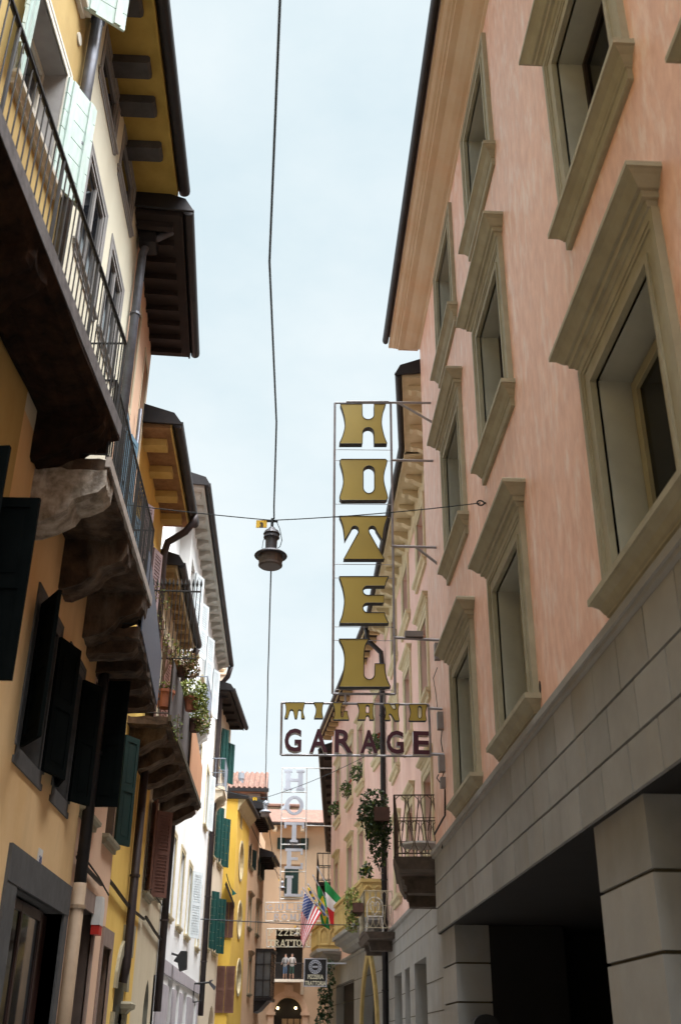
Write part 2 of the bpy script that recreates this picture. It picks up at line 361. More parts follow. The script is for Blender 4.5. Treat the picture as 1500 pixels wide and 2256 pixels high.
def facade(parent, F, u0, u1, z0, z1, openings, material, r=.28, depth=5.0, name='wall', body=True, reveal_mat=None, d0=0.0):
    us = sorted(set([u0, u1]+[x for o in openings for x in o[:2]])); zs = sorted(set([z0, z1]+[x for o in openings for x in o[2:4]]))
    us = [x for x in us if u0 <= x <= u1]; zs = [x for x in zs if z0 <= x <= z1]
    mb = MB(F)
    for i in range(len(us)-1):
        for j in range(len(zs)-1):
            um, zm = (us[i]+us[i+1])/2, (zs[j]+zs[j+1])/2
            if any(o[0] < um < o[1] and o[2] < zm < o[3] for o in openings): continue
            mb.quad((us[i], zs[j], d0), (us[i+1], zs[j], d0), (us[i+1], zs[j+1], d0), (us[i], zs[j+1], d0))
    if reveal_mat is not None: mb.cur = 1
    for o in openings:
        a, b, c, d = o[:4]; kind = o[4] if len(o) > 4 else 'rect'; rr = o[5] if len(o) > 5 else r
        if kind == 'rect':
            e = rr
            mb.quad((a, c, d0), (a, d, d0), (a, d, d0-e), (a, c, d0-e)); mb.quad((b, c, d0), (b, d, d0), (b, d, d0-e), (b, c, d0-e))
            mb.quad((a, d, d0), (b, d, d0), (b, d, d0-e), (a, d, d0-e)); mb.quad((a, c, d0), (b, c, d0), (b, c, d0-e), (a, c, d0-e))
        else:
            pts = arch_pts(a, b, c, d, 12, kind); n = len(pts)
            k = mb.cur; mb.cur = 0
            rect = [(a, c), (b, c), (b, d), (a, d)]
            if kind == 'oval': tr = tessellate_polygon([[Vector((x, y, 0)) for x, y in rect], [Vector((x, y, 0)) for x, y in pts[::-1]]]); fl = rect+pts[::-1]
            else:
                up = pts[2:]; m = (a+b)/2; h = len(up)//2
                poly1 = [(b, d)]+[(m, d)]+up[:h+1][::-1]; poly2 = [(a, d)]+up[h:][::-1]+[(m, d)]
                for pl in (poly1, poly2):
                    for t in tessellate_polygon([[Vector((x, y, 0)) for x, y in pl]]): mb.quad(*[(pl[i][0], pl[i][1], d0) for i in t])
                tr = []
            for t in tr: mb.quad(*[(fl[i][0], fl[i][1], d0) for i in t])
            mb.cur = k
            for i in range(n):
                p, q = pts[i], pts[(i+1) % n]
                mb.quad((p[0], p[1], d0), (q[0], q[1], d0), (q[0], q[1], d0-rr), (p[0], p[1], d0-rr))
    mb.cur = 0
    if body:
        rmax = max([r]+[o[5] for o in openings if len(o) > 5])+.012
        e = rmax
        mb.quad((u0, z0, d0), (u0, z1, d0), (u0, z1, d0-e), (u0, z0, d0-e)); mb.quad((u1, z0, d0), (u1, z1, d0), (u1, z1, d0-e), (u1, z0, d0-e))
        mb.quad((u0, z1, d0), (u1, z1, d0), (u1, z1, d0-e), (u0, z1, d0-e))
        mb.box(u0, u1, z0, z1, d0-depth, d0-e)
    return mb.build(name, [material] if reveal_mat is None else [material, reveal_mat], parent)

def leaf_pts(kind, w, h):
    """boxes (s0,s1,z0,z1,t0,t1) of one shutter leaf w wide and h tall"""
    B = []; st = min(.075, w*.18); T = .04
    B += [(0, st, 0, h, 0, T), (w-st, w, 0, h, 0, T)]
    for zz in (0, h*.48, h-.09): B.append((st, w-st, zz, zz+.09, 0, T))
    if kind == 'louver':
        for lo, hi in ((.09, h*.48), (h*.48+.09, h-.09)):
            n = max(3, int((hi-lo)/.065))
            for i in range(n):
                z = lo+(hi-lo)*(i+.5)/n
                B.append((st, w-st, z-.008, z+.02, .004, T-.004))
            B.append((st, w-st, lo, hi, .016, .022))
    elif kind == 'panel':
        for lo, hi in ((.09, h*.48), (h*.48+.09, h-.09)):
            B.append((st, w-st, lo, hi, .010, .024)); 
            if w-2*st > .12: B.append((st+.04, w-st-.04, lo+.05, hi-.05, .006, .030))
    elif kind == 'plank':
        B = []; n = max(4, int(h/.24))
        for i in range(n): B.append((0, w, h*i/n+.006, h*(i+1)/n-.006, 0, .03))
        for ss in (.06, w-.14): B.append((ss, ss+.08, .02, h-.02, -.022, -.001))
        B.append((w-.2, w-.04, h*.42, h*.42+.025, .031, .045)); B.append((w-.09, w-.06, h*.36, h*.5, .031, .05))
    return B
def shutter(parent, F, uh, side, z0, h, w, ang, kind, material, d0=.05, name='shutter'):
    """side -1: hinged at the opening's near edge, leaf folds towards -u as it opens; +1 at its far edge. ang 0 closed .. 180 flat on the wall"""
    a = radians(ang); ca, sa = cos(a), sin(a); mb = MB(F); dr = -side
    for s0, s1, a0, a1, t0, t1 in leaf_pts(kind, w, h):
        c = []
        for s in (s0, s1):
            for z in (a0, a1):
                for t in (t0, t1):
                    # closed: leaf runs along dr, thickness towards +d
                    uu = uh+dr*(s*ca-t*sa) ; dd = d0+s*sa+t*ca
                    c.append((uu, z0+z, dd))
        mb.add(c, [(0, 1, 3, 2), (4, 6, 7, 5), (0, 4, 5, 1), (2, 3, 7, 6), (0, 2, 6, 4), (1, 5, 7, 3)])
    return mb.build(name, material, parent)
def window(parent, F, a, b, c, d, r=.26, frame=None, mull=1, bars=1, glass='glass', surround=None, sw=.14, sp=.03, sill=None, sill_ext=.1, sill_p=.08,
           sill_h=.09, lintel=None, sh=None, sh_kind='louver', sh_ang=(170, 170), sh_mat=None, fw=.06, surround_bottom=False, d0=0.0):
    """a timber window set r behind the wall face: window > pane, surround, sill, lintel, shutter"""
    frame = frame or M['wood']
    mb = MB(F); e0, e1 = d0-r+.004, d0-r+.06
    mb.box(a+.002, a+fw, c+.002, d-.002, e0, e1); mb.box(b-fw, b-.002, c+.002, d-.002, e0, e1)
    mb.box(a+fw, b-fw, c+.002, c+fw, e0, e1); mb.box(a+fw, b-fw, d-fw, d-.002, e0, e1)
    w = b-a
    for i in range(mull):
        m = a+w*(i+1)/(mull+1); mb.box(m-.035, m+.035, c+fw, d-fw, e0, e1-.006)
    o = mb.build('window', frame, parent)
    g = MB(F)
    g.box(a+fw*.6, b-fw*.6, c+fw*.6, d-fw*.6, d0-r+.008, d0-r+.028); g.build('pane', M[glass], o)
    if bars:
        t = MB(F)
        for k in range(1, bars+1):
            z = c+(d-c)*k/(bars+1)
            for i in range(mull+1):
                u0 = a+w*i/(mull+1)+(fw if i == 0 else .035); u1 = a+w*(i+1)/(mull+1)-(fw if i == mull else .035)
                t.box(u0, u1, z-.015, z+.015, d0-r+.03, d0-r+.05)
        t.build('glazing_bar', frame, o)
    if surround is not None:
        s = MB(F)
        for o0, o1, pp in ((0, sw*.62, sp*.7), (sw*.62, sw, sp)):
            s.box(a-o1, a-o0, c, d+o0, -.01+d0, d0+pp); s.box(b+o0, b+o1, c, d+o0, -.01+d0, d0+pp); s.box(a-o1, b+o1, d+o0, d+o1, -.01+d0, d0+pp)
            if surround_bottom: s.box(a-o1, b+o1, c-o1, c-o0, -.01+d0, d0+pp)
        s.build('surround', surround, o)
    if sill is not None:
        s = MB(F); s.moulding(a-sill_ext, b+sill_ext, [(c-sill_h, sill_p*.45+d0), (c-sill_h*.55, sill_p*.5+d0), (c-sill_h*.35, sill_p*.95+d0), (c-.002, sill_p+d0)]); s.build('sill', sill, o)
    if lintel is not None:
        z = d+sw; s = MB(F)
        s.moulding(a-sw, b+sw, [(z+.003, .03), (z+.07, .035), (z+.09, .06), (z+.13, .07), (z+.15, .12), (z+.20, .15), (z+.22, .15)]); s.build('lintel', lintel, o)
    if sh:
        lw = (b-a)/2
        for i, (side, uh) in enumerate(((-1, a), (1, b))):
            if sh_ang[i] is None: continue
            shutter(o, F, uh, side, c+.01, d-c-.02, lw, sh_ang[i], sh_kind, sh_mat, d0+.05)
    return o
def eave(parent, F, u0, u1, z, over, soffit, gut=None, mod=None, mod_n=0, mod_size=(.12, .12), fascia=None, roof=None, rise=.35, name='eave', back=4.5, mod_mat=None, gr=.07, slope=.0, thick=.1):
    mb = MB(F)
    mb.prism_u([(z, -.02), (z-slope, over), (z-slope+thick, over), (z+thick, -.02)], u0, u1)
    e = mb.build(name, soffit, parent)
    if mod:
        w, h = mod_size
        for i in range(mod_n):
            u = u0+(u1-u0)*(i+.5)/mod_n; m = MB(F); L = over*.82
            zt = z-.004
            if mod == 'scroll':
                prof = [(zt, 0), (zt, L), (zt-h*.45, L), (zt-h*.62, L*.86), (zt-h*.62, L*.62), (zt-h*.95, L*.40), (zt-h*1.15, L*.16), (zt-h*1.2, 0)]
            elif mod == 'round':
                prof = [(zt, 0), (zt, L*.93), (zt-h*.25, L), (zt-h*.75, L), (zt-h, L*.93), (zt-h, 0)]
            else:
                prof = [(zt, 0), (zt, L), (zt-h, L), (zt-h, 0)]
            prof = [(a-slope*(b/over if over else 0), b) for a, b in prof]
            m.prism_u(prof, u-w/2, u+w/2); m.build('rafter_end' if mod == 'box' else 'modillion', mod_mat or soffit, e)
    f = MB(F); f.box(u0, u1, z-slope-.03, z-slope+thick+.05, over+.001, over+.03); f.build('fascia', fascia or soffit, e)
    if gut:
        g = MB(F); pts = []
        n = 8; zz = z-slope+thick*.9
        prof = [(zz+.02, over+.035)]+[(zz-gr*1.1*sin(pi*k/n), over+.035+gr-gr*cos(pi*k/n)) for k in range(1, n)]+[(zz+.02, over+.035+2*gr), (zz+.035, over+.035+2*gr), (zz+.035, over+.03)]
        g.prism_u(prof, u0-.02, u1+.02); g.build('gutter', gut, e)
    rf = MB(F)
    zr = z-slope+thick+.03
    rf.prism_u([(zr, over+.03), (zr+.09, over+.05), (zr+.12+rise*back, -back), (zr+.02+rise*back, -back)], u0-.05, u1+.05)
    rf.build('roof', roof or M['terracotta'], parent)
    vb = MB(F); vb.prism_u([(zr-.10, over+.04+2*gr), (zr+.13, over+.06), (zr+.16+rise*back, -back), (zr-.04+rise*back, -back), (zr-.06, -.05)], u0-.10, u0-.055)
    vb.build('verge_board', gut or M['gutter'], e)
    return e
def pipe(parent, pts, r, material, F=None, clips=(), name='drainpipe'):
    mb = MB(F); mb.tube(pts, r, 10)
    o = mb.build(name, material, parent, smooth=True)
    if clips:
        for p in clips:
            c = MB(F); c.tube([(p[0], p[1]-.02, p[2]), (p[0], p[1]+.02, p[2])], r*1.22, 10); c.build('pipe_clip', material, o)
    return o
def railing(parent, F, path, z0, h, material, gap=.12, br=.008, rr=.014, mid=None, name='railing', low=.06, post=None):
    """bars along a path of (u, d) points"""
    mb = MB(F)
    for i in range(len(path)-1):
        (a, b), (c, d) = path[i], path[i+1]; L = hypot(c-a, d-b); n = max(1, int(L/gap))
        mb.tube([(a, z0+h, b), (c, z0+h, d)], rr, 6); mb.tube([(a, z0+low, b), (c, z0+low, d)], rr*.8, 6)
        if mid: mb.tube([(a, z0+h*mid, b), (c, z0+h*mid, d)], rr*.7, 6)
        for k in range(n+1):
            t = k/n; r = br
            if post and k % post == 0: r = br*1.7
            mb.tube([(a+(c-a)*t, z0+low-(.05 if r > br else 0), b+(d-b)*t), (a+(c-a)*t, z0+h, b+(d-b)*t)], r, 5)
    return mb.build(name, material, parent)
def rough_block(F, prof, u0, u1, nu=6, amp=.02, seed=0):
    """profile [(z, d)] run along u, with an irregular, chipped surface"""
    rnd = random.Random(seed); mb = MB(F)
    P = []
    n = len(prof)
    for i in range(n):                      # densify
        z, d = prof[i]; z2, d2 = prof[(i+1) % n]; k = max(1, int(hypot(z2-z, d2-d)/.09))
        for j in range(k): P.append((z+(z2-z)*j/k, d+(d2-d)*j/k))
    n = len(P); pts = []
    for i in range(nu+1):
        u = u0+(u1-u0)*i/nu
        for z, d in P:
            f = 1 if d > .02 else 0
            pts.append((u+rnd.uniform(-amp, amp)*.7, z+rnd.uniform(-amp, amp), d+rnd.uniform(-amp, amp)*f))
    fs = []
    for i in range(nu):
        for k in range(n):
            k2 = (k+1) % n; fs.append((i*n+k, i*n+k2, (i+1)*n+k2, (i+1)*n+k))
    fs += [tuple(range(n)), tuple(nu*n+k for k in range(n))]
    mb.add(pts, fs); return mb
def leaves(name, parent, blobs, n, size, mats, seed=1, droop=.3):
    """blobs [(x,y,z,rx,ry,rz)]: leaf-sized faces scattered through the volume of each blob"""
    rnd = random.Random(seed); mb = MB()
    tot = sum(b[3]*b[4]*b[5] for b in blobs)
    for b in blobs:
        k = max(4, int(n*b[3]*b[4]*b[5]/tot))
        for _ in range(k):
            while True:
                q = Vector((rnd.uniform(-1, 1), rnd.uniform(-1, 1), rnd.uniform(-1, 1)))
                if q.length < 1: break
            q = q*(q.length**-.35 if q.length > .05 else 1)
            if q.length > 1.25: continue
            c = Vector((b[0]+q.x*b[3], b[1]+q.y*b[4], b[2]+q.z*b[5]))
            nrm = Vector((rnd.gauss(0, 1), rnd.gauss(0, 1), rnd.gauss(.6, 1))).normalized()
            t = nrm.orthogonal().normalized(); t.rotate(Matrix.Rotation(rnd.uniform(0, 6.28), 3, nrm)); w = nrm.cross(t)
            L = size*rnd.uniform(.6, 1.3); t = (t+Vector((0, 0, -droop))).normalized()
            mb.cur = rnd.randrange(len(mats)) if rnd.random() < .5 else 0
            bend = nrm*L*.12
            mb.add([c-t*L*.5, c+w*L*.28+bend, c+t*L*.5, c-w*L*.28+bend], [(0, 1, 2, 3)], raw=True)
    return mb.build(name, mats, parent, recalc=False)

# =================================================================== GROUND
g = MB(); g.add([(-900, -900, 0), (900, -900, 0), (900, 900, 0), (-900, 900, 0)], [(0, 1, 2, 3)], raw=True)
structure(g.build('ground', M['paving'], recalc=False))
g = MB(); g.add([(-2.58, -30, .004), (2.38, -30, .004), (3.6, 120, .004), (-2.2, 120, .004)], [(0, 1, 2, 3)], raw=True)
structure(g.build('street', mat('street_flagstone', (.25, .235, .22), (.20, .185, .17), .9, rough=.7, bump=.15, bscale=5), recalc=False))

# =================================================================== RIGHT: the pink hotel over the garage
FH = street_wall(2.4, 1)
hotel = thing('hotel_building', 'big pink marbled building with cream windows over a grey stone garage entrance', 'building', (2.4, 2, 0))
HX = 17.42
cols = [-0.2, 3.12, 6.24, 10.70, 13.98]
rows = [(4.66, 6.46, True), (8.33, 10.22, True), (12.04, 13.92, False)]
ops = [(c-.72, c+.72, a, b) for c in cols for a, b, l in rows]
facade(hotel, FH, -12, HX, 4.40, 14.46, ops, M['pink'], r=.34, depth=6, reveal_mat=M['reveal'])
M['hotel_frame'] = mat('olive_cream_window_frame', (.30, .27, .17), (.25, .22, .14), 5, rough=.55)
for c in cols:
    for (a, b, lint) in rows:
        if c < 0 and a > 6: continue
        low = a < 6
        o = window(hotel, FH, c-(.64 if low else .72), c+(.64 if low else .72), a+.02, b-(.08 if low else 0), r=.315, frame=M['hotel_frame'] if low else M['dark_wood'], mull=1, bars=0, fw=.10 if low else .05, glass='glass_hotel')
        k_ = MB(FH); k_.box(c-.719, c+.719, a+.001, b-.001, -.338, -.318); k_.build('interior_shade_sheet', M['ink'], o)  # black sheet paints in the unlit room behind the window
        s = MB(FH)
        for o0, o1, pp in ((0, .05, .052), (.05, .17, .036), (.17, .205, .048), (.205, .27, .058)):
            s.box(c-.72-o1, c-.72-o0, a-.02, b+o0, -.02, pp); s.box(c+.72+o0, c+.72+o1, a-.02, b+o0, -.02, pp)
            s.box(c-.72-o1, c+.72+o1, b+o0, b+o1, -.02, pp)
        s.build('surround', M['trim'], o)
        s = MB(FH)
        s.moulding(c-.90, c+.90, [(a-.30, .03), (a-.29, .045), (a-.19, .045), (a-.18, .06), (a-.165, .062), (a-.15, .075), (a-.10, .10), (a-.07, .135), (a-.06, .145), (a-.055, .165), (a-.003, .165), (a, .15)])
        s.build('sill', M['trim'], o)
        if lint:
            z = b+.262; s = MB(FH)
            s.moulding(c-.90, c+.90, [(z-.02, .045), (z, .06), (z+.012, .06), (z+.02, .075), (z+.06, .09), (z+.065, .12), (z+.115, .125), (z+.12, .15), (z+.13, .16), (z+.15, .175), (z+.19, .205), (z+.215, .235), (z+.22, .25), (z+.26, .25), (z+.275, .235)])
            s.build('lintel', M['trim'], o)
# cornice and gutter
co = MB(FH)
co.moulding(-12, HX, [(14.40, .0), (14.42, .035), (14.46, .04), (14.48, .10), (14.53, .19), (14.585, .26), (14.62, .30), (14.635, .36), (14.65, .405), (14.70, .41), (14.715, .45), (14.74, .455), (14.76, .50), (14.80, .535), (14.82, .545), (14.83, .585), (14.90, .59), (14.94, .56)])
cor = co.build('cornice', mat('cornice_plaster', (.56, .44, .30), (.50, .36, .22), 1.2, (1, 1, 1), .75, stain=(.55, .34, .20), stain_amt=.7, stain_scale=1.2), hotel)
gt = MB(FH); zz = 14.96; rr = .065
gt.prism_u([(zz, .595)]+[(zz-rr*1.5*sin(pi*k/8), .595+rr-rr*cos(pi*k/8)) for k in range(1, 8)]+[(zz, .595+2*rr), (zz+.012, .595+2*rr), (zz+.012, .595)], -12, HX+.5)
gt.build('gutter', M['gutter'], cor)
rf = MB(FH); rf.prism_u([(14.94, .55), (15.02, .62), (17.2, -6), (17.1, -6)], -12, HX+.4); rf.build('roof', M['terracotta'], hotel)
# ledge over the stone band
lg = MB(FH); lg.moulding(-12, HX-.1, [(4.285, .05), (4.30, .075), (4.33, .08), (4.335, .10), (4.40, .10), (4.412, .09)]); lg.build('ledge', M['stone'], hotel)
# stone cladding of the band: slabs with open joints
cl = MB(FH); rnd = random.Random(3)
cl.cur = 1; cl.box(-12, HX-.02, 3.19, 4.285, -.30, .012); cl.cur = 0
courses = [(3.165, 3.505, .0), (3.527, 3.872, .33), (3.894, 4.285, .12)]
for k, (z0, z1, off) in enumerate(courses):
    u = -12+off
    while u < HX-.12:
        w = .66+rnd.choice((-.02, 0, .02)); e = min(u+w, HX-.12)
        cl.cur = rnd.choice((0, 0, 2, 3))
        if e-u > .1: cl.box(u+.009, e-.009, z0, z1, .012, .046+rnd.uniform(-.0015, .0015))
        u += w
cl.build('stone_cladding', [M['stone'], M['joint'], M['stone_b'], M['stone_c']], hotel)
# garage: beam, pillars in courses, dark room behind
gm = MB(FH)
gm.box(-12, HX-.02, 3.160, 3.188, -.30, .008)  # near-black sheet paints in the shade under the beam
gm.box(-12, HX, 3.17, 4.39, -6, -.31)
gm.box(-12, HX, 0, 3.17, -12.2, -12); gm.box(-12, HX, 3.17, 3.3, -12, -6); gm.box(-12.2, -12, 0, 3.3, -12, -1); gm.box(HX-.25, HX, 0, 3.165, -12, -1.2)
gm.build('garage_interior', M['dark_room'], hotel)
for (a, b) in ((-5.2, -4), (0.0, 1.25), (7.13, 8.40), (15.93, 17.28)):
    p = MB(FH)
    p.cur = 1; p.box(a+.02, b-.02, 0, 3.158, -.50, -.05); p.cur = 4; p.box(a+.004, b-.004, 0, 3.159, -1.6, -.522); p.cur = 0  # inner length near black: shade deeper in the garage is painted on
    zc = [0, .62, 1.14, 1.64, 2.14, 2.645, 3.162]
    for i in range(len(zc)-1):
        p.cur = (0, 2, 3, 0, 3, 2)[i]; p.box(a, b, zc[i]+(.026 if i else 0), zc[i+1], -.52, -.025)
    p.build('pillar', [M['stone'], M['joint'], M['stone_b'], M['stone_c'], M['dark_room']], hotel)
for (u, z) in ((15.1, 4.62), (9.65, 4.72)):        # small vent holes in the plaster
    v = MB(FH); v.prism_d([(u+.035*cos(k*pi/5), z+.06*sin(k*pi/5)) for k in range(10)], .0015, .006); v.build('vent', M['ink'], hotel)
# =================================================================== RIGHT: second pink house (K), set back behind the hotel's corner
kh = thing('town_house', 'pale pink house with bracketed cream eaves and two iron balconies with looped railings', 'building', (3.0, 20, 0))
FK1 = street_wall(2.62, 1, 17.6, .125); FK = street_wall(3.0, 1)
KZ = 13.86
def krow(u_list, z0, z1): return [(u-.62, u+.62, z0, z1) for u in u_list]
ua = [FK.px(905.5, 1373, .16)[0], FK.px(928.7, 1300, .16)[0]]; ub = [FK.px(876, 1473, .16)[0], FK.px(892, 1416, .16)[0]]
k_us = [sum(ua)/2, sum(ub)/2]; k_us += [k_us[1]+3.3]
zl = FK.px(920, 1330, .16)[1]
rowsK = [(11.75, 13.25), (8.55, 10.35), (5.15, 6.85)]
kops = [(u-.62, u+.62, a, b) for u in k_us for a, b in rowsK]
# ground-floor voids between stone piers
kg = [(FK.px(888, 2200)[0], FK.px(871.5, 2200)[0]), (FK.px(906, 2200)[0], FK.px(895, 2200)[0]), (FK.px(944, 2200)[0], FK.px(917, 2200)[0])]
kg = [(min(a, b), max(a, b)) for a, b in kg]
kzb = 3.28
facade(kh, FK, 20.66, 32.3, 4.5, KZ, kops, M['pink2'], r=.3, depth=6)
facade(kh, FK1, 17.6, 20.72, 4.5, KZ, [], M['pink2'], r=.3, depth=5)
gops = [(a, b, 0, kzb) for a, b in kg]
gw = facade(kh, FK, 20.66, 32.3, 0, 4.5, gops, M['stone'], r=.9, depth=6, name='stone_base', d0=.03)
gw2 = facade(kh, FK1, 17.6, 20.72, 0, 4.5, [(17.9, 20.2, 0, 3.2)], M['stone'], r=.9, depth=5, name='stone_base', d0=.03)
for a, b in kg:
    d_ = MB(FK); d_.box(a, b, 0, 2.2, -.86, -.84); d_.build('shop_pane', M['glass_dim'], kh)
lg = MB(FK); lg.moulding(20.7, 32.25, [(4.42, .04), (4.45, .08), (4.52, .09), (4.54, .07)]); lg.build('ledge', M['stone'], kh)
jt = MB(FK)
for z in (3.72, 4.1): jt.box(20.7, 32.2, z-.008, z+.008, .028, .0345)
pv = sorted([20.7]+[x for ab in kg for x in ab]+[32.2])
for i in range(0, len(pv), 2):
    for z in (2.75, 2.2): jt.box(pv[i], pv[i+1], z-.009, z+.009, .028, .0345)
jt.build('stone_joint', M['joint'], kh)
for u in k_us:
    for i, (a, b) in enumerate(rowsK):
        window(kh, FK, u-.62, u+.62, a, b, r=.3, frame=M['hotel_frame'], surround=M['trim2'], sw=.24, sp=.05, sill=M['trim2'], sill_ext=.26, sill_p=.14, sill_h=.22, lintel=M['trim2'] if i else None, mull=1, bars=1)
eave(kh, FK, 20.66, 32.4, KZ, .55, M['trim2'], M['gutter'], 'scroll', 15, (.2, .2), roof=M['terracotta'])
eave(kh, FK1, 17.62, 20.72, KZ, .55, M['trim2'], M['gutter'], 'scroll', 4, (.2, .2), roof=M['terracotta'])
fr = MB(FK); fr.moulding(20.7, 32.2, [(KZ-.42, .02), (KZ-.40, .05), (KZ-.26, .06), (KZ-.02, .07)]); fr.build('frieze', M['trim2'], kh)
# drainpipe between the two pink houses
pu, _ = FK.px(852, 1700)
pipe(kh, [(pu-.1, KZ+.05, .62), (pu-.1, KZ-.35, .6), (pu-.02, KZ-.75, .15), (pu, KZ-1.1, .12), (pu, 0, .12)], .085, M['gutter'], FK, [(pu, z, .12) for z in (11, 8.5, 6, 3)])
# corner balcony with looped ironwork
def loop_rail(mb, p0, p1, z0, h, n, rr=.0085):
    """interlaced bottle-shaped iron loops from p0 to p1 (u, d)"""
    L = hypot(p1[0]-p0[0], p1[1]-p0[1])
    def Q(t, z): return (p0[0]+(p1[0]-p0[0])*t, z, p0[1]+(p1[1]-p0[1])*t)
    for z in (z0+.10, z0+h): mb.tube([Q(0, z), Q(1, z)], rr*1.4, 6)
    mb.tube([Q(0, z0+h*.64), Q(1, z0+h*.64)], rr*.9, 5)
    for i in range(n+1):
        c = i/n; w = .5/n
        for s in (-1, 1):
            pts = []
            for k in range(15):
                a = k/14
                prof = .96*sin(min(1, a*5)*pi/2)*(1 if a < .2 else 1-.86*((a-.2)/.8)**.8) if True else 0
                t = c+s*w*prof
                if 0 <= t <= 1: pts.append(Q(t, z0+.10+(h-.10)*a))
            if len(pts) > 2: mb.tube(pts, rr, 5)
            pts = []
            for k in range(15):
                a = k/14
                prof = .96*sin(min(1, a*5)*pi/2)*(1 if a < .2 else 1-.86*((a-.2)/.8)**.8)
                t = c+.5/n+s*w*prof
                if 0 <= t <= 1: pts.append(Q(t, z0+h-(h-.10)*a*.62))
            if len(pts) > 2: mb.tube(pts, rr*.9, 5)
    for t in (0, 1): mb.tube([Q(t, z0), Q(t, z0+h)], rr*1.4, 6)
def iron_balcony(parent, F, u0, u1, dout, z, n_side, n_front, slab, iron, h=1.08, cons=.22, slab_h=.10, dback=0):
    s = MB(F)
    s.box(u0, u1, z-slab_h*.5, z, dback, dout); s.moulding(u0+.04, u1-.04, [(z-slab_h*1.6, dout-.12), (z-slab_h*1.2, dout-.09), (z-slab_h*.9, dout-.06), (z-slab_h*.5-.002, dout-.03)])
    b = s.build('balcony', slab, parent)
    q = z-slab_h*1.6
    for a in (u0+.06, u1-.40):
        c = MB(F); c.prism_u([(q, 0), (q, dout*.84), (q-.04, dout*.84), (q-.05, dout*.80), (q-.13, dout*.80), (q-.15, dout*.76), (q-.26, dout*.75), (q-.27, 0)], a, a+cons+.12)
        c.build('corbel', slab, b)
    r = MB(F)
    e = .03
    loop_rail(r, (u0+e, dback), (u0+e, dout-e), z, h, n_side); loop_rail(r, (u0+e, dout-e), (u1-e, dout-e), z, h, n_front); loop_rail(r, (u1-e, dout-e), (u1-e, dback), z, h, n_side)
    r.build('railing', iron, b)
    return b
M['dark_stone'] = mat('dark_weathered_stone', (.13, .10, .08), (.07, .055, .045), 5, rough=.95, bump=.2, bscale=30)
iron_balcony(kh, FK1, 18.2, 20.6, .92, 4.42, 4, 9, M['dark_stone'], M['rust_iron'], slab_h=.17)
zk2 = cross_wall(31.0).px(805, 2052)[1]; dk2 = 3.0-cross_wall(31.0).px(800, 2040)[0]
iron_balcony(kh, FK, 31.0, 33.0, dk2, zk2, 5, 8, M['dark_stone'], mat('cream_painted_iron', (.42, .38, .27), (.30, .26, .18), 12, rough=.6), h=1.08, slab_h=.14)
# white half door beside the second balcony
# =================================================================== RIGHT: third pink house with gothic stone balconies (K3)
SL3 = -.076
F3 = street_wall(3.0, 1, 32.3, SL3)
h3 = thing('gothic_house', 'pink house with yellow gothic stone balconies and planted upper sills', 'building', (3.0, 34, 0))
sl = [((839, 1655), (815.6, 1687)), ((797, 1711), (781.5, 1739)), ((773, 1749), (759, 1774)), ((745, 1793), (734, 1813))]
sw3 = []
for R_, L_ in sl:
    a, za = F3.px(*R_, .1); b, zb = F3.px(*L_, .1); sw3.append((a, b, (za+zb)/2))
E3 = 47.2
zs3 = sum(s[2] for s in sw3)/4; zt3 = F3.px(795, 1600)[1]
ll = [((800, 1805), (779, 1828)), ((774.5, 1830), (756, 1853)), ((744, 1868), (729, 1887))]
lw3 = []
for R_, L_ in ll:
    a, za = F3.px(*R_, .12); b, zb = F3.px(*L_, .12); lw3.append((a, b, (za+zb)/2))
zl3 = sum(s[2] for s in lw3)/3
Z3 = 14.3
ops3 = []; wn3 = []
for a, b, z in sw3:
    c = (a+b)/2; w = min(.62, (b-a)/2-.1); ops3.append((c-w, c+w, zs3, zt3)); wn3.append((c-w, c+w, zs3, zt3, 0))
for a, b, z in lw3:
    c = (a+b)/2; w = min(.62, (b-a)/2-.15); ops3.append((c-w, c+w, 5.2, zl3-.35)); wn3.append((c-w, c+w, 5.2, zl3-.35, 1))
facade(h3, F3, 32.3, E3, 4.45, Z3, ops3, M['pink2'], r=.3, depth=6)
for a, b, c, d, k in wn3:
    window(h3, F3, a, b, c, d, r=.3, frame=M['hotel_frame'], surround=M['trim2'], sw=.2, sp=.05, sill=M['trim2'] if not k else None, sill_ext=.2, sill_p=.13, sill_h=.3, lintel=M['trim2'], mull=1, bars=1, glass='glass_dim')
ga = (F3.px(840, 2256)[0], F3.px(800, 2256)[0]); za = F3.px(815, 2110)[1]
gb = (F3.px(779, 2200)[0]-.3, F3.px(742, 2200)[0]); zb = F3.px(760, 2165)[1]
facade(h3, F3, 32.3, E3, 0, 4.45, [(ga[0]+.4, ga[1]-.2, 0, za, 'pointed'), (gb[0], gb[1], 0, zb)], M['stone'], r=.7, depth=6, name='stone_base', d0=.03)
d_ = MB(F3); d_.box(ga[0]+.4, ga[1]-.2, 0, za, -.30, -.28); d_.build('doorway_shade_sheet', M['ink'], h3)  # black sheet paints the shade inside the pointed arch, no door leaf
d_ = MB(F3); d_.box(gb[0], gb[1], 0, zb, -.30, -.28); d_.build('doorway_shade_sheet', M['ink'], h3)  # same black sheet for the shade inside the square opening
ar = MB(F3)
pa = arch_pts(ga[0]+.4, ga[1]-.2, 0, za, 12, 'pointed')[2:]; po = arch_pts(ga[0]+.1, ga[1]+.1, 0, za+.35, 12, 'pointed')[2:]
for i in range(len(pa)-1): ar.prism_d([pa[i], pa[i+1], po[i+1], po[i]], .02, .12)
ar.box(ga[0]+.1, ga[0]+.4, 0, pa[0][1], .02, .12); ar.box(ga[1]-.2, ga[1]+.1, 0, pa[-1][1], .02, .12)
ar.build('arch_surround', M['gothic'], h3)
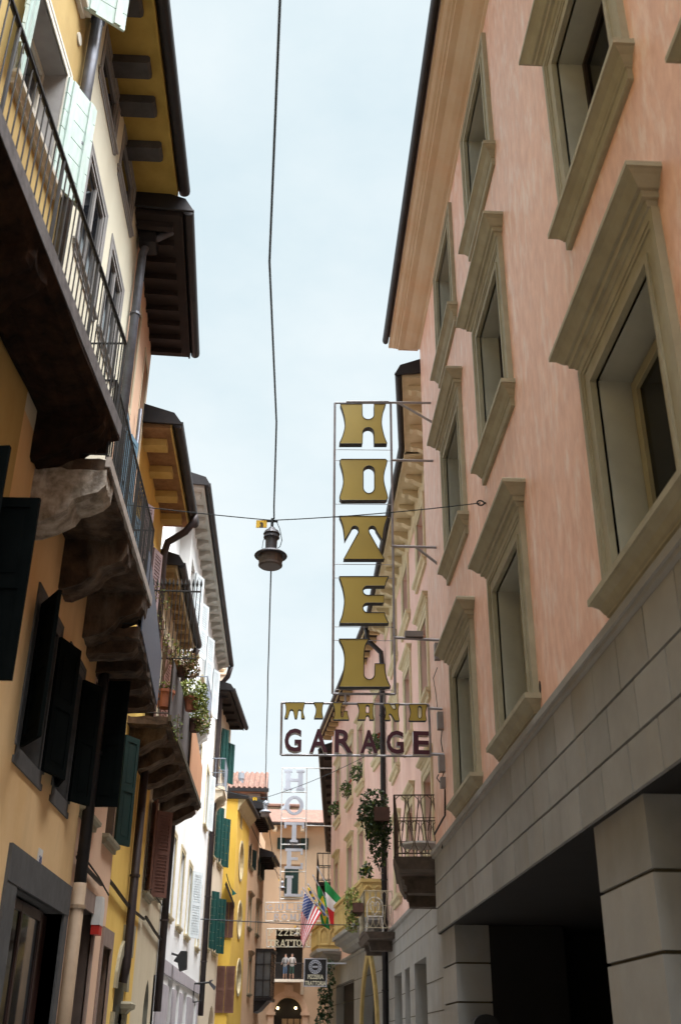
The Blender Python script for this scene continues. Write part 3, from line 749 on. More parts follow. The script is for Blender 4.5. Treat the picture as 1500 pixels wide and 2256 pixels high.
lg = MB(F3); lg.moulding(32.4, E3-.1, [(4.37, .04), (4.40, .09), (4.47, .10), (4.49, .08)]); lg.build('ledge', M['stone'], h3)
jt = MB(F3)
for z in (3.6, 3.0): jt.box(32.4, E3-.1, z-.01, z+.01, .028, .0345)
jt.build('stone_joint', M['joint'], h3)
eave(h3, F3, 32.3, E3+.6, Z3, .48, M['dark_wood'], M['gutter'], 'box', 20, (.13, .16), mod_mat=mat('honey_timber', (.50, .36, .18), (.40, .28, .13), 4, rough=.7), fascia=M['trim2'])
# gothic parapet balconies
def gothic_balcony(u0, u1, dout, zt, zb):
    s = MB(F3)
    s.box(u0-.08, u1+.08, zb-.12, zb, 0, dout+.08); s.moulding(u0+.1, u1-.1, [(zb-.5, dout-.5), (zb-.42, dout-.32), (zb-.3, dout-.28), (zb-.22, dout-.1), (zb-.12, dout-.05)])
    b = s.build('balcony', M['stone'], h3)
    p = MB(F3)
    for (a, c, e, f) in ((u0, u0+.10, 0, dout), (u1-.10, u1, 0, dout), (u0+.10, u1-.10, dout-.1, dout)): p.box(a, c, zb, zt-.1, e, f)
    p.box(u0-.05, u1+.05, zt-.1, zt, dout-.14, dout+.05); p.box(u0-.05, u0+.14, zt-.1, zt, 0, dout-.14); p.box(u1-.14, u1+.05, zt-.1, zt, 0, dout-.14)
    H = zt-.12-zb
    for i in range(2):                    # blind pointed arches on the side facing the street's near end
        c0 = dout*(.08+.46*i); c1 = c0+dout*.40
        q = [(pd, pz) for pd, pz in arch_pts(c0, c1, zb+.15, zb+H*.92, 8, 'pointed')]
        for j in range(len(q)): 
            a_, b_ = q[j], q[(j+1) % len(q)]
            p.tube([(u0-.01, a_[1], a_[0]), (u0-.01, b_[1], b_[0])], .035, 5)
    n = max(3, int((u1-u0)/.35))
    for i in range(n):
        c0 = u0+(u1-u0)*(i+.12)/n; c1 = u0+(u1-u0)*(i+.88)/n
        q = arch_pts(c0, c1, zb+.15, zb+H*.92, 8, 'pointed')
        for j in range(len(q)):
            a_, b_ = q[j], q[(j+1) % len(q)]; p.tube([(a_[0], a_[1], dout+.01), (b_[0], b_[1], dout+.01)], .03, 5)
    p.build('parapet', M['gothic'], b)
gothic_balcony(33.0, min(F3.px(738, 1983, .68)[0], 42.5), .68, 6.1, 5.0)
gothic_balcony(43.9, 46.6, .82, 5.9, 4.95)
# =================================================================== RIGHT: dark-eaved house beyond (L)
FL = street_wall(2.05, 1, 48.2, .05)
lh = thing('far_house', 'narrow brown house with a dark overhanging eave behind the gothic house', 'building', (2.05, 49, 0))
z = 13.7
facade(lh, FL, 48.2, 76, 0, z, [(50, 51.2, 8.2, 10.4)], mat('dull_brown_plaster', (.36, .27, .19), (.30, .22, .15), 1, rough=.9), r=.3, depth=5)  # carried on unseen towards the end house to block light there
window(lh, FL, 50, 51.2, 8.2, 10.4, sh=True, sh_mat=M['green_sh'], sh_ang=(170, 170))
eave(lh, FL, 47.8, 76, z, .62, M['dark_wood'], M['gutter'], 'box', 14, (.12, .16))
s = MB(FL); s.box(49.2, 53, 8.0, 8.15, 0, .8); s.box(49.4, 49.6, 7.6, 8.0, 0, .6); b = s.build('balcony', M['dark_wood'], lh)
railing(b, FL, [(49.25, 0), (49.25, .77), (52.95, .77), (52.95, 0)], 8.15, 1.25, M['black_iron'], gap=.2, br=.015, rr=.025, mid=.5)

M['door_stone'] = mat('mauve_brown_reveal', (.11, .08, .065), (.085, .06, .05), 5, rough=.85)
M['grey_reveal'] = mat('grey_green_reveal', (.21, .21, .17), (.17, .17, .14), 4, rough=.85)
M['soft_grey'] = mat('grey_painted_reveal', (.36, .35, .34), (.29, .28, .27), 4, rough=.85)
M['white_trim'] = mat('white_painted_trim', (.72, .70, .62), (.62, .60, .52), 6, rough=.8)
# =================================================================== LEFT: A, the near ochre house (its long balcony comes overhead)
FA = street_wall(-2.6, -1, 8.35, .06)
ah = thing('old_house', 'old ochre house with pale mint plank shutters above a long dark overhead balcony', 'building', (-2.7, 4, 0))
aw = (6.80, 7.92, 9.36, 10.86); aw2 = (6.80, 7.84, 12.0, 13.6); aw0 = (7.12, 7.9, 4.1, 5.72); aw4 = (3.2, 4.2, 4.2, 5.75)
facade(ah, FA, -12, 8.38, 0, 15, [aw, aw2, aw0, aw4], M['ochreA'], r=.3, depth=5, reveal_mat=M['soft_grey'])
o = window(ah, FA, *aw, r=.3, frame=M['white_trim'], surround=M['white_trim'], sw=.13, sp=.02, sill=M['white_trim'], sill_ext=.12, sill_p=.10, sill_h=.12, mull=1, bars=1)
shutter(o, FA, aw[0], -1, aw[2]+.01, aw[3]-aw[2]-.02, .50, 163, 'plank', M['mint_sh'], .04)
shutter(o, FA, aw[1], 1, aw[2]+.01, aw[3]-aw[2]-.02, .50, 158, 'plank', M['mint_sh'], .04)
o = window(ah, FA, *aw2, r=.3, frame=M['white_trim'], surround=M['white_trim'], sw=.13, sp=.02, sill=M['white_trim'], sill_ext=.12, sill_p=.10, sill_h=.12)
mu, mz = FA.px(186, 16, .06); shutter(o, FA, mu, 1, mz, 1.6, .50, 128, 'plank', M['mint_sh'], .06)
for w, an in ((aw0, (95, 92)), (aw4, (95, 92))):
    window(ah, FA, *w, r=.3, sh=True, sh_kind='panel', sh_ang=an, sh_mat=M['green_sh'], surround=M['frame_grey'], sw=.12, sill=M['frame_grey'])
eave(ah, FA, -12, 8.3, 15, .6, M['dark_wood'], M['gutter'], 'box', 12)
pipe(ah, [(8.28, 15, .1), (8.28, 8.4, .1)], .07, M['pipe_grey'], FA, [(8.28, z, .1) for z in (12.2, 10.2)])
for (u, z) in ((8.05, 11.6), ):
    v = MB(FA); v.prism_d([(u+.07*cos(k*pi/8), z+.07*sin(k*pi/8)) for k in range(16)], .001, .02); v.build('vent_cap', M['white_trim'], ah)
# long balcony: slab edge, underside with shade put into its colour, on rough stone brackets, thin iron railing
def a_d(u): return (-1.86-.066*(9.3-u)) - FA.P(u, 0, 0).x     # how far the edge stands out of the wall
def edge_path(u): return (u, a_d(u))
bs = MB(FA)
zt, zb = 7.30, 7.12
n = 22; us = [-3+(9.3+3)*i/n for i in range(n+1)]
rnd = random.Random(5); pts = []; fs = []
for i, u in enumerate(us):
    d = a_d(u); k = 9
    row = [(u, zt, d), (u, zb+.02, d+rnd.uniform(-.006, .006))]
    for j in range(k+1): row.append((u, zb+rnd.uniform(-.03, .03)-(.05 if 0 < j < k else 0), d*(1-j/k)-.05*(j == k)))
    row.append((u, zt, -.05)); pts += row
m = len(row)
for i in range(n):
    for j in range(m):
        j2 = (j+1) % m; fs.append((i*m+j, i*m+j2, (i+1)*m+j2, (i+1)*m+j))
fs += [tuple(range(m)), tuple(n*m+j for j in range(m))]
bs.add(pts, fs)
bal = bs.build('balcony', M['shade_dark_stone'], ah)
eg = MB(FA); eg.add([(us[0], zb+.03, a_d(us[0])+.006), (us[-1]+.02, zb+.03, a_d(us[-1])+.006), (us[-1]+.02, zt+.012, a_d(us[-1])+.006), (us[0], zt+.012, a_d(us[0])+.006),
                   (us[0], zb+.03, a_d(us[0])-.03), (us[-1]+.02, zb+.03, a_d(us[-1])-.03), (us[-1]+.02, zt+.012, a_d(us[-1])-.03), (us[0], zt+.012, a_d(us[0])-.03)],
                  [(0, 1, 2, 3), (4, 5, 6, 7), (0, 1, 5, 4), (3, 2, 6, 7), (0, 4, 7, 3), (1, 2, 6, 5)])
eg.build('slab_edge', mat('grey_slab_edge', (.16, .15, .15), (.09, .08, .08), 9, rough=.8), bal)
cprof = lambda zt, L, h: [(zt, -.03), (zt, L), (zt-h*.28, L*1.0), (zt-h*.42, L*.93), (zt-h*.50, L*.72), (zt-h*.56, L*.60), (zt-h*.74, L*.52), (zt-h*.90, L*.34), (zt-h, L*.10), (zt-h, -.03)]
for k, u in enumerate((8.78, 6.3, 3.6, .6)):
    c = rough_block(FA, cprof(zb+.02, a_d(u)*.93, .52), u, u+.42, 5, .022, 10+k); c.build('corbel', M['shade_dark_stone'], bal)
# railing
r = MB(FA); hr = .98
r.tube([(us[0], zt+hr, a_d(us[0])-.04), (9.22, zt+hr, a_d(9.22)-.04)], .022, 6); r.tube([(us[0], zt+.06, a_d(us[0])-.04), (9.22, zt+.06, a_d(9.22)-.04)], .010, 5)
u = 9.22; k = 0
while u > 0:
    rad = .018 if k % 11 == 0 else .0075
    r.tube([(u, zt, a_d(u)-.04), (u, zt+hr, a_d(u)-.04)], rad, 6); u -= .118; k += 1
for zz in (zt+hr, zt+.06): r.tube([(9.22, zz, a_d(9.22)-.04), (9.22, zz, 0)], .012, 6)
for i in range(7): r.tube([(9.22, zt, (a_d(9.22)-.04)*i/7), (9.22, zt+hr, (a_d(9.22)-.04)*i/7)], .0075, 5)
r.build('railing', M['black_iron'], bal)

# =================================================================== LEFT: B, cream above and tan-ochre below
FB = street_wall(-2.6, -1)
bh = thing('cream_house', 'cream house with grey stone window frames and a wide tan-walled shop window', 'building', (-2.6, 10, 0))
B0, B1 = 8.38, 12.55; ZB = 13.08
bm_ = [(9.22, 10.28, 9.60, 11.06), (10.90, 11.82, 9.66, 11.10)]
bu = [(9.10, 10.12, 12.22, 12.92), (10.72, 11.74, 12.25, 12.98)]
bl = [(9.98, 10.92, 4.10, 5.58), (11.72, 12.42, 4.10, 5.58)]
bd = (10.60, 13.02, 0, 2.93)
facade(bh, FB, B0, B1, 6.9, ZB, bm_+bu, M['cream'], r=.07, depth=5)
facade(bh, FB, B0, 13.30, 0, 6.9, bl+[bd], M['tan'], r=.32, depth=5, name='lower_wall', d0=.0, reveal_mat=M['grey_stone'])
for w in bm_: window(bh, FB, *w, r=.065, frame=M['frame_grey'], surround=M['frame_grey'], sw=.13, sp=.015, surround_bottom=True, sill=M['frame_grey'], sill_ext=.16, sill_p=.05, sill_h=.08, mull=1, bars=0)
for w in bu: window(bh, FB, *w, r=.065, frame=M['frame_grey'], surround=M['frame_grey'], sw=.12, sp=.015, surround_bottom=True, sill=M['frame_grey'], sill_ext=.15, sill_p=.05, sill_h=.07, mull=0, bars=0, glass='glass')
for w, an in zip(bl, ((148, 163), (160, 150))):
    o = window(bh, FB, *w, r=.3, surround=M['grey_stone'], sw=.17, sp=.02, surround_bottom=True, mull=1, bars=2, sh=True, sh_kind='panel', sh_ang=an, sh_mat=M['green_sh'])
M['ochre_soffit'] = mat('ochre_eave_plaster', (.42, .29, .07), (.34, .23, .05), 3, rough=.95, bump=.2, bscale=30)
ev = eave(bh, FB, B0-.3, 11.95, ZB, .60, M['ochre_soffit'], M['gutter'], roof=M['terracotta'], gr=.085)
M['mod_dark'] = mat('dark_grey_modillion', (.075, .07, .068), (.05, .047, .045), 5, rough=.85)
for (x, y) in ((300, 72), (321, 200), (334, 280), (347, 385)):
    u, _ = FB.px(x, y, .46); m = MB(FB); zz = ZB-.004
    m.prism_u([(zz, 0), (zz, .46), (zz-.03, .49), (zz-.11, .49), (zz-.14, .46), (zz-.14, 0)], u-.13, u+.13); m.build('modillion', M['mod_dark'], ev)
# shop window with a dark stone frame
sf = MB(FB)
sf.box(10.18, 13.26, 2.93, 3.26, -.02, .035); sf.box(10.18, 10.60, 0, 2.93, -.32, .03); sf.box(13.02, 13.26, 0, 2.93, -.32, .03)
sw_ = sf.build('shop_window', M['grey_stone'], bh)
fm = MB(FB)
for u in (10.602, 11.52, 12.46): fm.box(u+.015, u+.085, 0, 2.90, -.155, -.115)
for a, b in ((10.702, 11.52), (11.62, 12.46)):
    fm.box(a-.02, b+.02, 2.80, 2.90, -.155, -.117); fm.box(a-.02, b+.02, 1.52, 1.66, -.155, -.117)
fm.box(12.57, 13.0, 0, 2.9, -.31, -.16)
fm.build('shop_frame', mat('dark_red_brown_timber', (.045, .02, .014), (.03, .013, .01), 5, (1, 1, .3), .4), sw_)
pn = MB(FB); pn.box(10.68, 12.48, .0, 2.80, -.148, -.135); pn.build('pane', M['glass'], sw_)
ip = pipe(bh, [(12.42, ZB-.1, .55), (12.42, ZB-.3, .5), (12.45, ZB-.5, .16), (12.45, ZB-.75, .10), (12.5, 7.0, .10)], .065, M['pipe_grey'], FB, [(12.46, 11.2, .10), (12.48, 9.2, .10)])
hb = MB(FB); hb.box(12.30, 12.60, ZB-.62, ZB-.34, .05, .30); hb.build('rain_head', M['gutter'], ip)
pipe(bh, [(13.36, 6.9, .10), (13.36, 3.32, .10)], .075, M['gutter'], FB, [(13.36, 4.9, .10)])
pipe(bh, [(13.36, 3.32, .10), (13.36, 0, .10)], .082, mat('buff_cast_pipe', (.36, .26, .17), (.28, .20, .13), 4, rough=.7), FB, [(13.36, 3.05, .10), (13.36, 1.7, .10)])
# its stone balcony with bracket corbels
def slab(F, parent, u0, u1, d, zb, th, material, seed=1, edge=None, amp=.018):
    s = rough_block(F, [(zb+th, -.03), (zb+th, d), (zb, d), (zb, -.03)], u0, u1, 16, amp, seed)
    b = s.build('balcony', material, parent)
    if edge:
        e = MB(F); e.box(u0-.03, u1+.03, zb+th*.35, zb+th+.02, d-.02, d+.03); e.build('slab_edge', edge, b)
    return b
M['edge_pale'] = mat('pale_slab_edge', (.46, .41, .36), (.30, .26, .23), 9, rough=.85)
b2 = slab(FB, bh, 9.05, 12.66, .70, 6.62, .14, M['old_stone'], 3, M['edge_pale'])
for k, (u, mt) in enumerate(((9.02, 'pale_lit_stone'), (10.62, 'old_stone'), (12.15, 'old_stone'))):  # near corbel lit by the sky: that light is in its paler colour
    c = rough_block(FB, cprof(6.63, .70, .60), u, u+.40, 6, .015, 30+k); c.build('corbel', M[mt], b2)
railing(b2, FB, [(9.08, 0), (9.08, .67), (12.62, .67), (12.62, 0)], 6.78, .95, M['black_iron'], gap=.105, br=.0075, rr=.014, post=6)

# =================================================================== LEFT: C, peach, turning slightly away, with a deep dark timber eave
FC = street_wall(-2.6, -1, 12.55, -.047)
chh = thing('peach_house', 'peach house under a deep dark timber eave, its balcony screened with blue grey sheet', 'building', (-2.6, 13.5, 0))
C1 = 15.55; ZC = 12.75; FC2 = street_wall(-2.62, -1); C2 = 16.35
cup = [(12.98, 13.72, 10.3, 12.1), (14.75, 15.3, 10.3, 12.1)]
cl_ = [(13.50, 14.32, 4.24, 5.9), (15.45, 16.15, 4.24, 5.9)]
def fx(F, x, y): return F.px(x, y)[0]
cg = [(fx(FC2, 166, 2080), fx(FC2, 200, 2080), 0, 3.15), (fx(FC2, 223, 2100), fx(FC2, 242, 2100), 0, 2.85)]
facade(chh, FC, 12.55, C1, 6.9, ZC, cup, M['peach'], r=.2, depth=5)
facade(chh, FC2, 13.30, C2, 0, 6.9, cl_+cg, M['peach'], r=.3, depth=5, name='lower_wall', reveal_mat=M['door_stone'])
for w in cup:
    window(chh, FC, *w, r=.2, frame=M['frame_grey'], surround=M['buff'], sw=.1, sp=.012, surround_bottom=True, glass='glass_dim')
o = window(chh, FC, 13.05, 13.7, 8.1, 9.9, r=.02, frame=M['blue_sh'], sh=True, sh_kind='panel', sh_ang=(None, 166), sh_mat=M['blue_sh'], d0=.03)
o = window(chh, FC, 14.75, 15.25, 7.4, 9.3, r=.02, frame=M['blue_sh'], sh=True, sh_kind='panel', sh_ang=(None, 165), sh_mat=M['blue_sh'], d0=.03)
for w, an in zip(cl_, ((93, None), (None, 150))):
    window(chh, FC2, *w, r=.3, sill=M['trim'], sill_ext=.12, sill_p=.1, sill_h=.13, sh=True, sh_kind='panel', sh_ang=an, sh_mat=M['green_sh' if an[0] else 'forest_sh'])
ev = eave(chh, FC, 12.0, C1+.1, ZC, .66, M['dark_wood'], M['gutter'], 'box', 9, (.10, .10), roof=M['terracotta'], mod_mat=M['dark_wood'], gr=.08)
dr = MB(FC2)
for a, b, c, d in cg:
    dr.box(a-.12, b+.12, d, d+.24, -.02, .03); dr.box(a-.12, a, 0, d, -.02, .03); dr.box(b, b+.12, 0, d, -.02, .03)
dc = dr.build('door_surround', mat('mauve_brown_stone', (.30, .22, .18), (.24, .17, .14), 5, rough=.85), chh)
for a, b, c, d in cg:
    p = MB(FC2); p.box(a, b, 0, d-.62, -.27, -.22); p.build('door', M['green_sh'], dc)
    p = MB(FC2); p.box(a, b, d-.55, d, -.25, -.20); p.build('transom_pane', M['glass_dim'], dc)
b3 = slab(FC, chh, 12.35, 15.6, .66, 6.12, .13, M['old_stone'], 5, None)
for k, u in enumerate((12.5, 13.25, 14.05, 14.9)):
    c = rough_block(FC, [(6.13, -.03), (6.13, .60), (6.05, .63), (5.98, .56), (5.93, -.03)], u, u+.30, 4, .014, 50+k); c.build('corbel', M['old_stone'], b3)
s = MB(FC); s.prism_d([(12.36, 6.22), (15.62, 6.22), (15.62, 7.0), (12.36, 7.32)], .66, .675); s.build('balcony_screen', M['sheet'], b3)
railing(b3, FC, [(12.38, 0), (12.38, .62), (15.55, .62)], 6.25, .95, M['black_iron'], gap=.12)
pipe(chh, [(C1-1.2, ZC-2, .08), (C1-1.1, 7, .08)], .03, M['pipe_grey'], FC)

# =================================================================== LEFT: D, warm yellow
FD = street_wall(-2.75, -1)
dh = thing('yellow_house', 'warm yellow house with mauve louvred shutters and a bracketed ochre eave', 'building', (-2.75, 17, 0))
D0, D1 = 15.5, 19.15; ZD = 11.05
du = [(17.2, 18.0, 7.9, 10.0), (15.72, 16.3, 8.0, 10.1)]
dl = []; D2 = 20.9
dgx = (fx(FD, 251, 2200), fx(FD, 272, 2200)); dg2 = (fx(FD, 298, 2200), fx(FD, 311, 2200))
facade(dh, FD, D0, D1, 6.3, ZD, du, M['yellow'], r=.3, depth=5)
facade(dh, FD, D0, D2, 0, 6.3, [(dgx[0], dgx[1], 0, 2.95, 'arch'), (dg2[0], dg2[1], 0, 2.75)], M['yellow'], r=.3, depth=5, name='lower_wall', reveal_mat=M['grey_reveal'])
for w, an in zip(du, ((None, 164), (None, 150))):
    o = window(dh, FD, *w, r=.25, sh=True, sh_kind='louver', sh_ang=an, sh_mat=M['mauve_sh'], surround=M['mauve_sh'], sw=.07, sp=.02)
for w in dl: window(dh, FD, *w, r=.3, sill=M['trim'], sill_ext=.12, sill_p=.1, sill_h=.13, sh=True, sh_kind='panel', sh_ang=(152, 152), sh_mat=M['green_sh'])
M['ochre_beam'] = mat('yellow_ochre_beam_paint', (.62, .46, .17), (.54, .38, .12), 4, rough=.85)
M['brown_soffit'] = mat('brown_rough_soffit', (.33, .19, .09), (.24, .13, .06), 9, rough=.95, bump=.3, bscale=35)
eave(dh, FD, D0-.1, D1+.1, ZD, .50, M['brown_soffit'], M['gutter'], 'box', 4, (.26, .13), roof=M['terracotta'], mod_mat=M['ochre_beam'], fascia=M['ochre_beam'], gr=.09)
pipe(dh, [(D1-.35, ZD+.1, .66), (D1-.35, ZD-.12, .64), (D1-.30, ZD-.30, .5), (D1-.25, ZD-.52, .16), (D1-.2, ZD-.75, .1), (D1-.15, 6.6, .1)], .075, M['pipe'], FD, [(D1-.18, 8.6, .1)])
pl_, _ = FD.px(292, 1990, .1)
pipe(dh, [(pl_, 6.4, .1), (pl_, 2.75, .1), (pl_, 2.5, .06)], .075, M['pipe'], FD, [(pl_, 4.2, .1)])
st = MB(FD)
a, b = dgx
st.box(b, b+.26, 0, 2.05, -.05, .06); st.box(a-.2, a, 0, 2.05, -.05, .05); st.moulding(b+.02, b+.24, [(2.05, .06), (2.10, .10), (2.13, .16), (2.20, .17), (2.24, .13)])
pq = arch_pts(a, b, 0, 2.95, 10)[2:]; po = arch_pts(a-.2, b+.26, 0, 3.18, 10)[2:]
for i in range(len(pq)-1): st.prism_d([pq[i], pq[i+1], po[i+1], po[i]], -.02, .05)
st.prism_d([((a+b)/2-.12, 2.9), ((a+b)/2+.12, 2.9), ((a+b)/2+.2, 3.4), ((a+b)/2-.2, 3.4)], -.02, .16)
so_ = st.build('stone_arch', M['trim'], dh)
p = MB(FD); p.box(a, b, 0, 2.0, -.26, -.2); p.build('door', M['wood'], so_)

# =================================================================== LEFT: E, low buff house with a long balcony
FE = street_wall(-2.75, -1)
eh = thing('low_house', 'low buff house with a honey coloured eave and a long stone balcony hung with pots', 'building', (-2.75, 22, 0))
E0, E1 = 19.15, 24.5; ZE = 10.2
el = [(21.3, 22.05, 4.2, 5.9), (23.0, 23.6, 4.4, 5.9)]
eg_ = [(fx(FE, 318, 2200), fx(FE, 328, 2200)), (fx(FE, 335, 2200), fx(FE, 349, 2200))]
facade(eh, FE, E0, E1, 6.3, ZE, [(20.2, 21.1, 7.0, 9.2), (22.6, 23.4, 7.0, 9.2)], M['buff'], r=.3, depth=5)
facade(eh, FE, D2, E1, 0, 6.3, el+[(eg_[0][0], eg_[0][1], 0, 2.75, 'pointed'), (eg_[1][0], eg_[1][1], 0, 2.9)], M['buff'], r=.3, depth=5, name='lower_wall', reveal_mat=M['grey_reveal'])
for w in el: window(eh, FE, *w, r=.3, sill=M['trim'], sill_ext=.12, sill_p=.1, sill_h=.12, sh=True, sh_kind='louver', sh_ang=(160, 132) if w is el[0] else (None, None), sh_mat=M['brown_sh'])
for w in ((20.2, 21.1, 7.0, 9.2), (22.6, 23.4, 7.0, 9.2)): window(eh, FE, *w, r=.3, sh=True, sh_kind='louver', sh_ang=(170, 170), sh_mat=M['brown_sh'])
M['honey'] = mat('honey_eave_plaster', (.42, .30, .15), (.35, .24, .115), 4, rough=.9)
eave(eh, FE, 19.4, 24.2, ZE, .30, M['honey'], M['gutter'], 'box', 8, (.16, .12), roof=M['terracotta'], mod_mat=M['honey'], fascia=M['buff'], gr=.08, slope=.02)
pipe(eh, [(24.1, ZE-.05, .4), (24.2, ZE-.35, .25), (24.4, ZE-.6, .1), (24.42, 2.2, .1)], .08, M['pipe'], FE, [(24.42, 4, .1), (24.42, 7, .1)])
b4 = slab(FE, eh, 17.2, 24.35, .70, 6.36, .13, M['old_stone'], 8, M['joint'], .014)
for k in range(6):
    u = 17.5+k*1.28
    c = rough_block(FE, [(6.37, -.03), (6.37, .60), (6.27, .62), (6.20, .55), (6.14, .40), (6.02, .2), (5.96, -.03)], u, u+.50, 4, .012, 70+k); c.build('corbel', M['old_stone'], b4)
railing(b4, FE, [(17.24, 0), (17.24, .66), (24.3, .66), (24.3, 0)], 6.50, 1.02, M['black_iron'], gap=.14)
s = MB(FE); s.prism_d([(17.3, 6.55), (20.9, 6.55), (20.9, 7.48), (17.3, 7.5)], .675, .685); s.build('balcony_screen', M['dark_sheet'], b4)
s = MB(FE); s.prism_d([(21.2, 6.50), (24.3, 6.50), (24.3, 7.30), (21.2, 7.62)], .70, .712); s.build('balcony_screen', M['orange_sheet'], b4)
sc = MB(FE)                            # scroll on the near end of the railing
for cz, rr_ in ((6.86, .14), (7.16, .11)):
    sc.tube([(17.22, cz+rr_*sin(k*pi/10), .36+rr_*cos(k*pi/10)) for k in range(20)], .012, 5)
sc.build('scrollwork', M['black_iron'], b4)
# spiked security grille standing out at the near end of that balcony
gx = thing('security_grille', 'black iron grille with spear tips jutting out at the end of the potted balcony', 'grille', FE.P(17.0, 7.7, .3))
gr_ = MB(FE); uG = 17.0
zlo, zhi = FE.px(432, 1452, .0)[1], 0
FG = cross_wall(uG)
gl = FG.px(338, 1290); gtr = FG.px(442, 1310); gb = FG.px(432, 1453); gbl = FG.px(352, 1448)
gr_ = MB(FG)
zt_ = (gl[1]+gtr[1])/2-.02; zb_ = (gb[1]+gbl[1])/2; x0, x1 = gl[0], gtr[0]
nb = 12
gr_.tube([(x0, zt_, 0), (x1, zt_, 0)], .017, 6); gr_.tube([(x0+.02, zb_, 0), (x1, zb_, 0)], .011, 6); gr_.tube([(x0, zb_+.42*(zt_-zb_), 0), (x0+.32*(x1-x0), zb_+.42*(zt_-zb_), 0)], .012, 6)
for i in range(nb+1):
    x = x0+(x1-x0)*i/nb; gr_.tube([(x, zb_, 0), (x, zt_+.08, 0)], .0085, 5); gr_.tube([(x, zt_+.08, 0), (x, zt_+.13, 0), (x, zt_+.15, 0), (x, zt_+.24, 0)], [.008, .026, .022, .002], 5)
gr_.tube([(x0, 6.5, 0), (x0, zt_, 0)], .014, 5)
gr_.build('grille_bars', M['black_iron'], gx)

# =================================================================== LEFT: F, tall white house
FF = street_wall(-2.75, -1)
fh = thing('white_house', 'tall white house with pale grey shutters and a long bracketed eave', 'building', (-2.75, 30, 0))
F0, F1 = 24.5, 37.0; ZF = 13.95
def pw(x0, x1, y0, y1, F):      # near jamb x0, far jamb x1, top y0, bottom y1
    return (F.px(x0, (y0+y1)/2)[0], F.px(x1, (y0+y1)/2)[0], F.px((x0+x1)/2, y1)[1], F.px((x0+x1)/2, y0)[1])
ftop = [(u-.48, u+.48, 11.35, 13.0) for u in (24.6+.9, 27.6, 30.4, 33.6)]
fmid = [(u-.48, u+.48, 7.9, 9.7) for u in (26.2, 28.6, 31.3, 34.9)]
flow = [(u-.5, u+.5, 4.25, 6.05) for u in (26.0, 28.5, 31.0, 34.9)]
fgx = [(fx(FF, a, 2200), fx(FF, b, 2200), 0, t) for a, b, t in ((368, 378, 3.0), (386, 395, 2.95), (402, 412, 2.9), (426, 434, 2.8), (441, 450, 2.9))]
facade(fh, FF, F0, F1, 0, ZF, ftop+fmid+flow+fgx, M['white'], r=.22, depth=6)
for i, w in enumerate(ftop): window(fh, FF, *w, r=.2, surround=None, sill=M['trim2'], sill_ext=.08, sill_p=.09, sill_h=.1, sh=True, sh_kind='louver', sh_ang=(None, 158), sh_mat=M['white_sh'])
for i, w in enumerate(fmid): window(fh, FF, *w, r=.2, surround=M['trim2'], sw=.12, sill=M['trim2'], sill_ext=.08, sill_p=.09, sill_h=.1, sh=True, sh_kind='louver', sh_ang=(None, 160) if i in (0, 3) else (None, None), sh_mat=M['white_sh'])
for i, w in enumerate(flow): window(fh, FF, *w, r=.2, surround=M['trim2'], sw=.13, frame=M['trim'], sill=M['trim2'], sill_ext=.1, sill_p=.09, sill_h=.12, glass='glass_dim', sh=True, sh_kind='louver', sh_ang=(None, 150) if i == 2 else (None, None), sh_mat=M['white_sh'])
eave(fh, FF, 22.9, F1-.2, ZF, .36, mat('grey_white_eave', (.50, .50, .46), (.42, .42, .38), 4, rough=.85), M['gutter'], 'scroll', 20, (.2, .16), roof=M['terracotta'], gr=.075)
sb = MB(FF); sb.box(22.9, 24.5, ZE+.5, ZF, -5, -.28); sb.build('side_wall', M['white'], fh)
M['grey_shop'] = mat('mauve_grey_shopfront', (.44, .41, .43), (.37, .34, .37), 3, rough=.8)
sh_ = MB(FF)
pv = sorted([F0+.2]+[x for a in fgx for x in a[:2]]+[F1-.1])
for i in range(0, len(pv), 2): sh_.box(pv[i]+.02, pv[i+1]-.02, 0, 2.8, -.01, .04)
sh_.box(F0+.2, F1-.1, 3.02, 3.3, -.01, .05)
sh_.build('shopfront', M['grey_shop'], fh)
for a in fgx:
    p = MB(FF); p.box(a[0], a[1], 0, a[3], -.2, -.17); p.build('door', M['wood'], fh)
# small balcony high on the white wall, and one at its far end
def small_balcony(parent, F, u0, u1, d, z, h, slabm, iron, curved=True):
    s = MB(F); s.box(u0, u1, z-.10, z, -.01, d); s.box(u0+.04, u1-.04, z-.17, z-.10, -.01, d-.05)
    b = s.build('balcony', slabm, parent)
    for a in (u0+.05, u1-.35):
        c = MB(F); c.prism_u([(z-.17, 0), (z-.17, d*.88), (z-.24, d*.9), (z-.30, d*.84), (z-.33, d*.66), (z-.40, d*.5), (z-.48, d*.4), (z-.54, d*.16), (z-.56, 0)], a, a+.3); c.build('corbel', slabm, b)
    railing(b, F, [(u0+.03, 0), (u0+.03, d-.03), (u1-.03, d-.03), (u1-.03, 0)], z, .98, iron, gap=.15, br=.010, rr=.018, mid=.5)
M['pale_iron'] = mat('pale_grey_iron', (.24, .27, .31), (.19, .21, .25), 6, rough=.5)
F27 = cross_wall(27.0); zq = F27.px(440, 1568)[1]; xq = F27.px(456, 1540)[0]
small_balcony(fh, FF, 27.0, 28.9, xq+2.75, zq, 1, M['white'], M['pale_iron'])
F36 = cross_wall(36.2); zq = F36.px(470, 1733)[1]; xq = F36.px(497, 1700)[0]
small_balcony(fh, FF, 36.2, 38.0, xq+2.75, zq, 1, M['ivory'], M['pale_iron'])
pipe(fh, [(F1-.3, ZF, .45), (F1-.2, ZF-.35, .35), (F1-.1, ZF-.6, .12), (F1, 11, .12), (F1, 2.4, .12)], .09, M['pipe'], FF, [(F1, z, .12) for z in (10, 8, 6, 4)])

